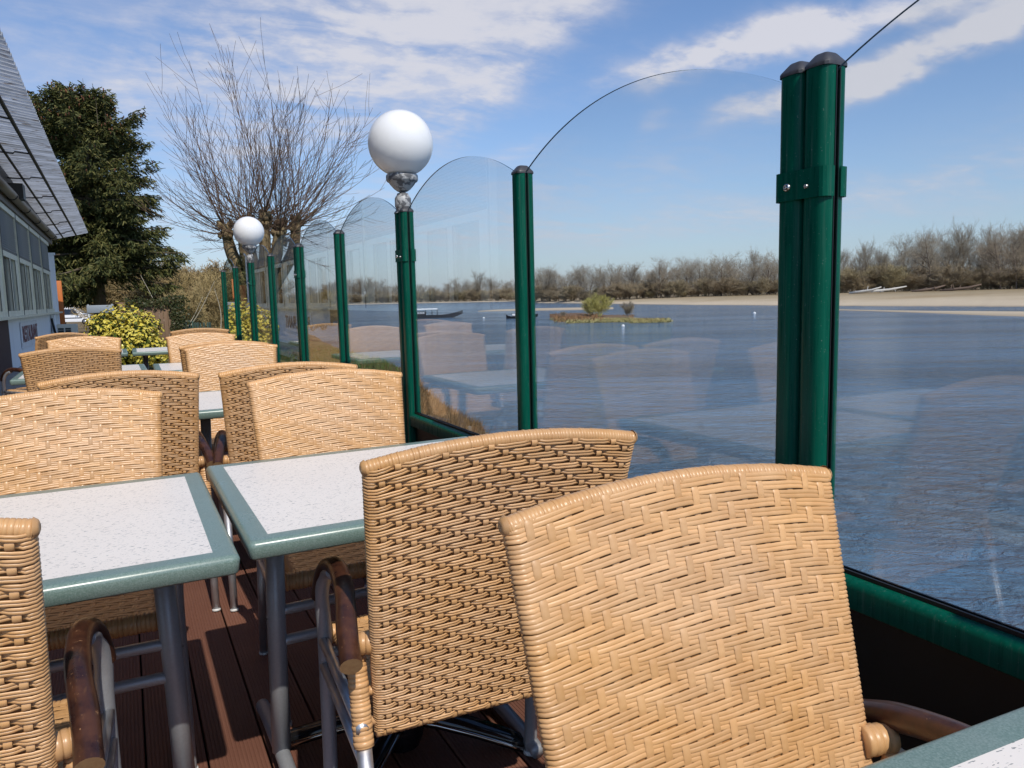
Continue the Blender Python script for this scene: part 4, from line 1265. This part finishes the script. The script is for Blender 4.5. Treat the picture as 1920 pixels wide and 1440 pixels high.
islet_bush(1124, 118, 4.2, 1.15, TWIG_GREEN, 'yellow green budding bush on the islet', 1)
islet_bush(1108, 121, 3.6, 1.1, TWIG_GREEN, 'lower budding bush leaning left on the islet', 2)
islet_bush(1178, 112, 2.9, .85, TWIG_FAR, 'thin bare brown bush on the right part of the islet', 3)
islet_bush(1056, 118, 1.2, 1.2, TWIG_FAR, 'very low bare shrub on the left tip of the islet', 0)

yw = MB(); rr_ = random.Random(19)
for i in range(2600):
    u = rr_.uniform(1040, 1258); t = rr_.random()
    lo, hi = (112, 117) if u < 1060 else (104.5, 110) if u < 1180 else (101.2, 106)
    p_ = polar(u, lo+(hi-lo)*t*t, WATER_Z+.04+.30*t); h = rr_.uniform(.1, .32); w_ = .06
    yw.add([p_+Vector((-w_, 0, 0)), p_+Vector((w_, 0, 0)), p_+Vector((rr_.uniform(-.3, .3), rr_.uniform(-.3, .3), h))], [(0, 1, 2)])
tag(yw.obj('islet_waterweed', twig_mat('yellow_weed', [(.30, .28, .10), (.34, .30, .14), (.42, .36, .22)])), 'yellow green weed fringing the front edge of the islet', kind='stuff')

# ------------------------------------------------------------------ boats, buoys
HULL = mat('grey_black_hull', (.035, .037, .045), .5, fn=lambda n, p: n.put(p.inputs['Base Color'], n.mix(n.noise(tc(n), 2, 4), (.028, .03, .036, 1), (.06, .062, .07, 1))))
def hull(L, bmw, h, bow, stern):
    m = MB(); vs = []; k = 14
    for i in range(k+1):
        t = i/k; x = -L/2+L*t
        w = bmw/2*(1-max(0, (t-.6)/.4)**2*.85)*(1-max(0, (.12-t)/.12)*.25)
        rise = bow*max(0, (t-.62)/.38)**2+stern*max(0, (.15-t)/.15)**2
        keel = -.25+max(0, (t-.72)/.28)**1.6*(h*.55+bow*.8)
        for yy, z in ((-w, h+rise), (-w*.8, keel), (w*.8, keel), (w, h+rise), (w*.9, h+rise), (w*.75, keel+.15), (-w*.75, keel+.15), (-w*.9, h+rise)):
            vs.append((x, yy, max(z, -.3)))
    m.add(vs, [(i*8+j, (i+1)*8+j, (i+1)*8+(j+1) % 8, i*8+(j+1) % 8) for i in range(k) for j in range(8)]+[tuple(range(8)), tuple(k*8+j for j in range(7, -1, -1))], 0, False)
    return m
bpos = polar(808, 152, WATER_Z)
bo = thing('river_boat', 'dark flat bottomed river boat with white canopy roof and raised bow', 'boat', bpos, 0)
rv = ray(808, 580); bo.rotation_euler = (0, 0, -math.atan2(rv.x, rv.y)+radians(2))
hull(12.5, 2.3, .55, .85, .3).obj('hull', HULL, bo)
m = MB(); m.box((-2.9, 0, .95), (3.6, 1.7, .75)); m.obj('cabin', HULL, bo)
m = MB()
for i, x in enumerate((-3.9, -2.6, -2.1, -1.6)): m.box((x, -.86, 1.05), (.42, .03, .36))
m.obj('cabin_window', mat('boat_window', (.45, .47, .5), .2), bo)
m = MB(); vs = []
for i in range(9):
    x = -3.4+4.6*i/8
    for j in range(7):
        y = -1.05+2.1*j/6; vs.append((x, y, 1.70+.18*(1-(y/1.05)**2)+.03*(i % 2)))
m.add(vs, [(i*7+j, (i+1)*7+j, (i+1)*7+j+1, i*7+j+1) for i in range(8) for j in range(6)]); o = m.obj('canopy', mat('white_canvas', (.72, .73, .74), .6), bo); md = o.modifiers.new('t', 'SOLIDIFY'); md.thickness = .05
m = MB()
for x in (-1.2, .1, 1.15):
    for y in (-1, 1): m.tube([(x, y, .5), (x, y, 1.72)], .035, 6)
m.obj('canopy_post', HULL, bo)
b2 = thing('punt', 'small black open boat half hidden behind the single screen post', 'boat', polar(978, 134, WATER_Z), 0)
rv = ray(978, 580); b2.rotation_euler = (0, 0, -math.atan2(rv.x, rv.y))
hull(5.6, 1.4, .38, .4, .35).obj('hull', mat('black_hull', (.008, .008, .01), .5), b2)
m = MB(); m.bbox((-1.5, 0, .6), (.55, .5, .4), .1); m.obj('white_bundle', mat('white_plastic', (.7, .7, .7), .5), b2)
def buoy(u, d, label, r=.2):
    m = MB(); m.lathe([(0.0001, r*1.1), (r*.3, r*1.05), (r*.7, r*.8), (r, r*.2), (r*.9, -.1)], sides=12)
    o = m.obj('buoy', mat('white_buoy', (.75, .75, .75), .5)); o.location = polar(u, d, WATER_Z); return tag(o, label, 'buoy', 'white buoys')
buoy(906, 141, 'white buoy left of the single screen post')
buoy(1168, 93, 'white buoy in front of the bushy islet', .2)
buoy(1415, 136, 'white buoy in the stream left of the big clamped post', .26)

# ------------------------------------------------------------------ spruce
def polar_y(u, y, z):
    r = ray(u, 565); return Vector((r.x/r.y*y, y, z))
NEEDLE = leaf_mat('spruce_needles', [(.026, .038, .010), (.058, .068, .018), (.100, .100, .028), (.15, .132, .042)], .65)
CONE = leaf_mat('spruce_cones', [(.09, .035, .018), (.15, .065, .03)], .7)
def spruce(u, y, H, z0, label):
    base = polar_y(u, y, z0); rr = random.Random(31)
    o = thing('spruce_tree', label, 'tree', base)
    tk = MB(); cr = MB(); cn = MB()
    tk.tube([(0, 0, 0), (.05, 0, H*.35), (-.05, .05, H*.7), (0, 0, H*.93)], [.32, .26, .15, .03], 9)
    def spray(c, d, L, w):
        """a drooping twig fan: a fringe of narrow needle-covered sprigs"""
        side = d.cross(Vector((0, 0, 1)))
        side = side.normalized() if side.length > .01 else Vector((1, 0, 0))
        for q in range(5):
            t = rr.uniform(0, 1); b = c+d*L*t
            e_ = b+d*rr.uniform(.08, .22)+side*rr.uniform(-1, 1)*w+Vector((0, 0, rr.uniform(-.22, .06)))
            n_ = Vector((rr.uniform(-1, 1), rr.uniform(-1, 1), rr.uniform(-.3, 1))).normalized()*.035
            cr.add([b-n_, b+n_, e_+n_*.5, e_-n_*.5], [(0, 1, 2, 3)], 0, False)
    def branch(p0, d, L, droop):
        p_ = p0.copy(); dd = d.copy(); seg = 6; pts = [p_.copy()]
        for i in range(seg):
            dd = (dd+Vector((0, 0, droop*(.5-i/seg)))+Vector((rr.uniform(-1, 1), rr.uniform(-1, 1), rr.uniform(-.5, .5)))*.10).normalized()
            p_ = p_+dd*L/seg; pts.append(p_.copy())
        tk.tube(pts, [.05*(1-i/seg*.8)*L/3+.006 for i in range(seg+1)], 4, cap=False)
        cnt = int(L*34)
        for i in range(cnt):
            t = (rr.random()**.7)*seg; j = min(seg-1, int(t)); b = pts[j].lerp(pts[j+1], t-j); ld = (pts[j+1]-pts[j]).normalized()
            sd = Vector((-ld.y, ld.x, 0)); sd = sd.normalized() if sd.length > .01 else Vector((1, 0, 0))
            wl = (1-abs(t/seg-.4))*L*.28
            s = rr.uniform(-1, 1)
            c = b+sd*s*wl*.6+Vector((0, 0, -abs(s)*wl*.25+rr.uniform(-.38, .16)))
            spray(c, (ld+sd*s*.9+Vector((0, 0, -.15))).normalized(), rr.uniform(.28, .55), .18)
        return pts[-1]
    tips = []
    k = 330
    for i in range(k):
        t = (i+.5)/k; z = H*(.05+.90*t)
        if z < 2.3: continue
        # broad, irregular outline: widest at a third, thick shoulders, blunt top
        env = (2.5+2.6*(1-t))*(1 if t < .86 else max(.45, 1-(t-.86)*4))
        a = rr.uniform(0, 2*pi)
        if t < .26 and cos(a) > -.15: 
            if t < .22: continue
            a += pi if rr.random() < .6 else 0
        env *= .66+.75*hnoise(cos(a)*1.6+t*6, sin(a)*1.6, 1.1, 9)+.30*rr.random()
        tips.append(branch(Vector((0, 0, z)), Vector((cos(a), sin(a), .35 if t > .6 else .1)), max(.5, env), -.18 if t < .7 else .3))
    for i in range(40):           # thin leaders at the top
        a = rr.uniform(0, 2*pi); r_ = rr.uniform(0, 1.9); b = Vector((cos(a)*r_, sin(a)*r_, H*(.93-.08*r_/1.9+rr.uniform(-.06, .02))))
        L = rr.uniform(.7, 1.4)
        tk.tube([b, b+Vector((0, 0, L))], [.02, .006], 4, cap=False)
        for j in range(34):
            q = b+Vector((0, 0, L*rr.random()**1.3)); aa = rr.uniform(0, 2*pi); w_ = rr.uniform(.07, .22)*(1.1-(q.z-b.z)/L)
            e_ = q+Vector((cos(aa)*w_, sin(aa)*w_, rr.uniform(.0, .12))); n_ = Vector((0, 0, .016))
            cr.add([q-n_, q+n_, e_+n_*.5, e_-n_*.5], [(0, 1, 2, 3)], 0, False)
    for p_ in tips:
        if p_.z > H*.45:
            for j in range(5 if p_.z > H*.75 else 1):
                q = p_+Vector((rr.uniform(-.35, .35), rr.uniform(-.35, .35), rr.uniform(-.3, .15)))
                cn.tube([q, q+Vector((rr.uniform(-.03, .03), rr.uniform(-.03, .03), -.16))], [.035, .02], 5)
    tk.obj('trunk', BARK, o); cr.obj('crown', NEEDLE, o); cn.obj('cones', CONE, o)['kind'] = 'stuff'
    return o
spruce(186, 45, 12.9, -.6, 'large dark green spruce with brown cones behind the restaurant canopy')

# ------------------------------------------------------------------ pollarded tree
def pollard(u, y, z0, label):
    base = polar_y(u, y, z0); rr = random.Random(77)
    o = thing('pollarded_tree', label, 'tree', base)
    tk, cr = MB(), MB()
    K = y/CF.y/ F_PX*1.0
    tk.tube(smoothpath([(0, 0, -.3), (0, 0, .8), (.04, 0, 1.5), (.0, 0, 2.1)], 4), [.36, .33, .31, .30, .30, .30, .29, .29, .28, .28, .27, .27, .27][:13], 12)
    heads = [(-.85, .1, 4.15), (-.15, .35, 4.4), (.25, -.25, 4.5), (.75, .2, 4.3), (1.25, -.1, 4.35), (-.45, -.4, 4.0), (.6, -.5, 3.9)]
    for hx, hy, hz in heads:
        p_ = smoothpath([(0, 0, 1.7), (hx*.45, hy*.5, 2.5), (hx*.85, hy*.9, 3.3), (hx, hy, hz)], 5)
        tk.tube(p_, [.24-.11*i/(len(p_)-1)+.02*rr.random() for i in range(len(p_))], 10)
        for i in range(14):        # knuckles
            a = rr.uniform(0, 2*pi); c = Vector((hx+cos(a)*.12, hy+sin(a)*.12, hz-rr.uniform(0, .45)))
            tk.tube([c, c+Vector((cos(a)*.10, sin(a)*.10, rr.uniform(.02, .16)))], [.10, .05], 7)
    def shoot(b, d, L, r, lev):
        pts = [b]; q = b.copy(); dd = d.copy(); seg = 7 if lev == 0 else 4
        for i in range(seg):
            dd = (dd+Vector((rr.uniform(-1, 1), rr.uniform(-1, 1), rr.uniform(-.6, 1)))*.10+Vector((0, 0, .05))).normalized()
            q = q+dd*L/seg; pts.append(q.copy())
        cr.tube(pts, [max(.0045, r*(1-.8*i/seg)) for i in range(seg+1)], 5 if lev == 0 else 3, cap=False)
        if lev == 0:
            for i in range(rr.randint(5, 11)):
                t = rr.uniform(.2, .95)*seg; j = min(seg-1, int(t)); bb = pts[j].lerp(pts[j+1], t-j); ld = (pts[j+1]-pts[j]).normalized()
                nd = rot_about(ld, rot_about(perp(ld), ld, rr.uniform(0, 6.28)), radians(rr.uniform(18, 48)))
                shoot(bb, nd, L*rr.uniform(.15, .34), r*.4, 1)
    for hx, hy, hz in heads:
        for i in range(27):
            a = rr.uniform(0, 2*pi); el = rr.uniform(-.05, 1.4)
            out = Vector((hx, hy, 0))*.35
            d = Vector((cos(a)*cos(el), sin(a)*cos(el), sin(el)))+out; d.normalize()
            L = rr.uniform(2.2, 4.7)*(.6+.5*max(0, d.z))
            shoot(Vector((hx, hy, hz-rr.uniform(0, .4)))+d*.1, d, L, rr.uniform(.010, .018), 0)
        for i in range(9):        # short dead spurs, tangle
            a = rr.uniform(0, 2*pi); d = Vector((cos(a), sin(a), rr.uniform(-.7, .5))).normalized()
            shoot(Vector((hx, hy, hz-rr.uniform(0, .6))), d, rr.uniform(.4, 1.7), .012, 0)
    def fn(n, p):
        w = tc(n); a = n.noise(n.mapping(w, (3, 3, 1)), 3, 5, .65)
        n.put(p.inputs['Base Color'], n.mix(n.map(a, .35, .65), (.10, .065, .03, 1), (.30, .22, .11, 1))); n.put(p.inputs['Normal'], n.bump(a, 1, .08))
    tk.obj('trunk', mat('pollard_bark', (.2, .15, .08), .85, fn=fn), o)
    cr.obj('crown', twig_mat('pollard_shoots', [(.135, .090, .060), (.14, .09, .06)]), o)
    return o
pollard(487, 24.5, -.6, 'pollarded bare tree with long thin shoots fanning upwards behind the far globe lamp')

# ------------------------------------------------------------------ background scrub on the near bank
scrub_src = []
for vi in range(4):
    tr, cr = twig_tree(random.Random(300+vi), 6, 1.05, 4, .05, .011, (7, 7, 6, 4), up=.12, start=.05, trunks=6)
    cr.add(tr.v, tr.f); scrub_src.append(cr.mesh('bare_thicket', TWIG_TAN))
rs = random.Random(12)
for i in range(34):
    u = 215+i*12.2+rs.uniform(-6, 6)
    y = rs.uniform(46, 82)
    o = link('bare_thicket', scrub_src[i % 4], None, polar_y(u, y, land_z(y)-.2))
    h = (rs.uniform(105, 150) if u < 480 else rs.uniform(55, 82))*y/F_PX*1.02; s = h/5.6
    o.scale = (s*1.3, s*1.3, s); o.rotation_euler = (0, 0, rs.uniform(0, 6.28))
    tag(o, 'tan bare thicket on the near bank between the spruce and the screens', 'thicket', 'bare thickets behind the terrace')
for i, (u, y, h) in enumerate(((345, 40, 3.2), (395, 42, 3.6), (365, 44, 3.4))):
    o = link('bare_thicket', scrub_src[(i+1) % 4], None, polar_y(u, y, land_z(y)-.2)); s = h/5.6; o.scale = (s, s, s); o.rotation_euler = (0, 0, i*2.0)
    tag(o, ('lower tan thicket over the ivy clad wooden fence', 'pale twiggy thicket rising behind the green screen', 'tan thicket between wooden fence and green screen')[i], 'thicket')
m = MB(); rr_ = random.Random(8)
for i in range(5):
    a = Vector((rr_.uniform(-2, 2), 0, 0)); d = Vector((rr_.uniform(-1.5, 1.5), rr_.uniform(-.5, .5), rr_.uniform(1.4, 2.8)))
    m.tube(smoothpath([a, a+d*.5+Vector((.15, 0, .1)), a+d*1.1], 4), [.028, .026, .024, .022, .02, .017, .014, .011, .007], 5)
o = m.obj('pale_branches', mat('pale_bark', (.42, .37, .28), .8)); o.location = polar_y(385, 39, -.4)
tag(o, 'pale bare saplings leaning in front of the tan thicket', 'saplings')

# ------------------------------------------------------------------ variegated shrub
def shrub(u, y, z0, label):
    base = polar_y(u, y, z0); rr = random.Random(44)
    o = thing('variegated_shrub', label, 'shrub', base)
    lf, gl_, st = MB(), MB(), MB()
    lobes = [(0, 0, .95, .75), (-.45, -.1, .95, .48), (.42, .1, 1.0, .46), (.55, -.2, .45, .42), (-.2, -.35, .55, .5), (.2, -.3, .75, .55), (-.45, .2, .6, .42), (.0, .1, 1.1, .42), (.7, -.1, .35, .3), (.25, -.1, .3, .4)]
    for lx, ly, lz, lr in lobes:
        for i in range(int(1150*lr/.5)):
            d = Vector((rr.gauss(0, 1), rr.gauss(0, 1), rr.gauss(0, 1))).normalized()
            r_ = lr*(.62+.42*rr.random())
            if hnoise(d.x*2+lx*5, d.y*2+d.z*3+lz, 1.3, 4) < -.12 and r_ > lr*.66: continue
            c = (Vector((lx, ly, lz))+d*r_)*.88
            if c.z < .03: continue
            nrm = (d+Vector((rr.gauss(0, .5), rr.gauss(0, .5), rr.gauss(.35, .5)))).normalized()
            t = rot_about(perp(nrm), nrm, rr.uniform(0, 6.28)); s = nrm.cross(t); L = rr.uniform(.030, .055); w_ = L*.55
            k_ = c+nrm*.008
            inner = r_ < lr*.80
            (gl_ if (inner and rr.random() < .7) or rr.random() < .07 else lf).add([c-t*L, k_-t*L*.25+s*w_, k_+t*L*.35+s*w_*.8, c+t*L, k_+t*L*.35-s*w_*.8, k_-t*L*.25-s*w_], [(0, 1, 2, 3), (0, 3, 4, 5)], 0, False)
    for i in range(28):
        a = rr.uniform(0, 6.28); e_ = Vector((cos(a)*rr.uniform(.2, .8), sin(a)*rr.uniform(.1, .5), rr.uniform(.5, 1.3)))
        st.tube(smoothpath([(cos(a)*.08, sin(a)*.08, -.05), e_*.5+Vector((0, 0, .1)), e_], 3), [.018]*4+[.01]*3, 5, cap=False)
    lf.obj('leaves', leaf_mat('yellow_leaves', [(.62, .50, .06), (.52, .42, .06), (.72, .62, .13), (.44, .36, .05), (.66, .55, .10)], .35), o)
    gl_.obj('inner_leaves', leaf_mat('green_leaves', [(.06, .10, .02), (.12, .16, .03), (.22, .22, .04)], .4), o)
    st.obj('stem', BARK, o)
    return o
shrub(230, 18.8, -.24, 'bushy shrub with bright yellow green variegated leaves beyond the terrace end')

# ------------------------------------------------------------------ wooden fence, green screen, board, van
fn_ = thing('wooden_fence', 'brown vertical board fence with dark ivy behind the yellow shrub', 'fence', polar_y(262, 31, -.45), 0)
PL_ = mat('brown_fence_board', (.16, .10, .06), .8, fn=lambda n, p: n.put(p.inputs['Base Color'], n.mix(n.noise(n.mapping(tc(n), (14, 14, 1)), 1.5, 4), n.mix(objrand(n), (.13, .075, .045, 1), (.18, .11, .065, 1)), (.25, .16, .10, 1))))
bdm = MB(); bdm.bbox((0, 0, .85), (.135, .022, 1.75), .006); bdme = bdm.mesh('board', PL_)
for i in range(13):
    link('board', bdme, fn_, (-.62+i*.145, 0, rs.uniform(-.02, .02)))
m = MB(); m.box((.25, .03, 1.72), (1.95, .05, .05)); m.box((.25, .03, .4), (1.95, .05, .08)); m.obj('rail', PL_, fn_)
IVY = leaf_mat('ivy_leaves', [(.020, .030, .010), (.045, .055, .018), (.08, .07, .03)], .5)
m = MB(); rr_ = random.Random(15)
for i in range(1500):
    x = rr_.choice((rr_.gauss(1.25, .16), rr_.gauss(1.2, .2), rr_.uniform(-.5, 1.2))); z = rr_.uniform(.1, 1.95) if x > .95 else rr_.gauss(1.72, .10)
    c = Vector((x, -.05-.1*rr_.random(), z)); t = Vector((rr_.uniform(-1, 1), rr_.uniform(-.4, .4), rr_.uniform(-1, 1))).normalized(); s = Vector((rr_.uniform(-1, 1), -1, rr_.uniform(-1, 1))).cross(t).normalized()
    L = rr_.uniform(.03, .06)
    m.add([c-t*L, c+s*L*.7, c+t*L, c-s*L*.7], [(0, 1, 2, 3)], 0, False)
o = m.obj('ivy', IVY); o.location = fn_.location; tag(o, 'dark ivy climbing the end and top of the brown fence', 'ivy', kind='thing')
gs = thing('green_screen', 'dark green slatted screen right of the brown board fence', 'screen', polar_y(362, 31.5, -.5), 0)
GS = mat('dark_green_slats', (.012, .045, .032), .5, fn=lambda n, p: n.put(p.inputs['Base Color'], n.mix(objrand(n), (.008, .03, .022, 1), (.03, .075, .055, 1))))
sm = MB(); sm.bbox((0, 0, .52), (.052, .02, 1.04), .006); sme = sm.mesh('slat', GS)
for i in range(19):
    s_ = link('slat', sme, gs, (-.6+i*.064, rs.uniform(-.012, .012), .08*sin(i*.35+.6)+rs.uniform(-.02, .02)-.02*max(0, i-12)))
    s_.rotation_euler = (0, rs.uniform(-.05, .05), 0)
m = MB(); m.box((0, .03, .3), (1.25, .03, .05)); m.box((0, .03, .75), (1.25, .03, .05)); m.obj('rail', GS, gs)
ib = thing('notice_board', 'plain grey metal board on two posts behind the yellow shrub', 'notice board', polar_y(187, 27, -.38), 0)
m = MB(); m.bbox((0, 0, 1.47), (.75, .04, .24), .01); m.obj('panel', mat('grey_blue_panel', (.26, .30, .35), .4), ib)
for s in (-1, 1):
    m = MB(); m.tube([(s*.33, .03, -.2), (s*.33, .03, 1.62)], .03, 8); m.obj('post', mat('grey_post', (.32, .35, .38), .4, .3), ib)

def van(u, y, z0):
    o = thing('parked_van', 'small white van with dark windows parked on the lawn by the spruce', 'van', polar_y(u, y, z0), radians(-14))
    WP = mat('white_car_paint', (.80, .81, .83), .2, Coat_Weight=.6); DG = mat('van_window', (.012, .016, .022), .06, spec=.7); TY = mat('tyre', (.015, .015, .015), .8); RM = mat('wheel_rim', (.4, .41, .43), .3, .7)
    # side profile in x (nose at +x) and z, swept over the width with tumblehome
    prof = [(-2.05, .30), (-2.1, .62), (-2.08, 1.0), (-2.0, 1.62), (-1.9, 1.78), (-1.2, 1.83), (-.2, 1.83), (.30, 1.76), (.62, 1.55), (1.05, 1.17), (1.25, 1.08), (1.85, .93), (2.05, .78), (2.10, .5), (2.0, .28)]
    m = MB(); secs = []
    for yy, k_ in ((-.86, 0), (-.80, 1), (.80, 1), (.86, 0)):
        pass
    vs = []; P = len(prof)
    for sy in (-1, 1):
        for x, z in prof: vs.append((x, sy*(.86-.16*max(0, (z-1.0)/.83)), z))
    m.add(vs, [(i, (i+1) % P, (i+1) % P+P, i+P) for i in range(P)]+[tuple(range(P-1, -1, -1)), tuple(range(P, 2*P))], 0, False)
    ob = m.obj('body', WP, o); bv = ob.modifiers.new('b', 'BEVEL'); bv.width = .05; bv.segments = 2; bv.limit_method = 'ANGLE'
    for sy in (-1, 1):
        yq = lambda z: sy*(.866-.16*max(0, (z-1.0)/.83))
        for q in ([(-1.75, 1.08), (-1.72, 1.62), (-.85, 1.65), (-.85, 1.08)], [(-.72, 1.08), (-.72, 1.65), (.22, 1.63), (.42, 1.50), (.62, 1.10)]):
            m = MB(); m.add([(x, yq(z), z) for x, z in q]+[(x, yq(z)-sy*.03, z) for x, z in q], [tuple(range(len(q))), tuple(range(2*len(q)-1, len(q)-1, -1))]+[(i, (i+1) % len(q), (i+1) % len(q)+len(q), i+len(q)) for i in range(len(q))], 0, False); m.obj('side_window', DG, o)
        m = MB(); m.box((-.3, sy*.872, .72), (2.6, .02, .08)); m.obj('rub_strip', TY, o)
        for x in (-1.32, 1.28):
            m = MB(); m.tube([(x, sy*.66, .31), (x, sy*.885, .31)], .31, 20); wh = m.obj('wheel', TY, o)
            m = MB(); m.tube([(x, sy*.80, .31), (x, sy*.892, .31)], .20, 16); m.obj('rim', RM, wh)
        m = MB(); m.bbox((1.93, sy*.62, .84), (.22, .34, .16), .03); m.obj('headlight', mat('headlight', (.5, .5, .52), .1), o)
        m = MB(); m.bbox((.62, sy*.98, 1.14), (.12, .18, .16), .03); m.obj('mirror', TY, o)
    m = MB(); a = [(.36, 1.735), (1.03, 1.2)]
    m.add([(a[0][0], -.66, a[0][1]+.012), (a[0][0], .66, a[0][1]+.012), (a[1][0], .76, a[1][1]+.012), (a[1][0], -.76, a[1][1]+.012)], [(0, 3, 2, 1)], 0, False); m.obj('windscreen', DG, o)
    m = MB(); m.bbox((2.02, 0, .45), (.2, 1.6, .26), .05); m.obj('bumper', TY, o)
    return o
van(136, 92, -.72)

# ------------------------------------------------------------------ bank vegetation seen through the screens
gm = MB(); rr_ = random.Random(61)
for i in range(26000):
    y = rr_.uniform(11, 30); s = shore_x(y); x = s-abs(rr_.gauss(0, 1.9)) if rr_.random() < .75 else rr_.uniform(1.6, s)
    if x < 1.5: continue
    z = ground_z(x, y)
    h = rr_.uniform(.08, .32)*(1.2 if s-x < 2.2 else .55)
    a = rr_.uniform(0, 6.28); w_ = rr_.uniform(.006, .014)
    b = Vector((x, y, z-.02)); e_ = b+Vector((rr_.uniform(-.6, .6)*h, rr_.uniform(-.6, .6)*h, h)); s_ = Vector((cos(a), sin(a), 0))*w_
    gm.add([b-s_, b+s_, e_], [(0, 1, 2)], 0 if s-x < 2.4 or rr_.random() < .25 else 1, False)
tag(gm.obj('bank_grass', [twig_mat('dry_bank_weeds', [(.20, .13, .06), (.22, .14, .07)]), leaf_mat('green_grass', [(.06, .10, .02), (.10, .15, .03), (.14, .19, .05)])]), 'dry brown weeds and green grass along the near waterline', kind='stuff')
m = MB(); m.bbox((0, 0, .2), (1.1, .8, .55), .05); o = m.obj('stone_block', mat('brown_stone', (.22, .14, .09), .9, fn=lambda n, p: n.put(p.inputs['Base Color'], n.mix(n.noise(tc(n), 5, 5, .7), (.13, .08, .05, 1), (.30, .20, .13, 1)))))
o.location = (shore_x(24)-1.9, 24.2, ground_z(shore_x(24)-1.9, 24.2)); o.rotation_euler = (0, 0, .3)
tag(o, 'brown stone block among weeds at the water edge near the lamp post', 'stone block')
lg = MB(); rr_ = random.Random(62)
for i in range(9000):
    y = rr_.uniform(13, 60); x = polar_y(rr_.uniform(90, 560), y, 0).x
    if x < -1 and y < 33: continue
    h = rr_.uniform(.03, .09)+.05*(y > 25)*rr_.random(); b = Vector((x, y, ground_z(x, y)-.01)); s_ = Vector((rr_.uniform(-1, 1), rr_.uniform(-1, 1), 0))*.012
    lg.add([b-s_, b+s_, b+Vector((rr_.uniform(-.04, .04), rr_.uniform(-.04, .04), h))], [(0, 1, 2)], 0, False)
tag(lg.obj('lawn_grass', leaf_mat('lawn_blades', [(.06, .08, .02), (.12, .13, .035), (.18, .16, .06)])), 'thin lawn grass beyond the terrace end', kind='stuff')
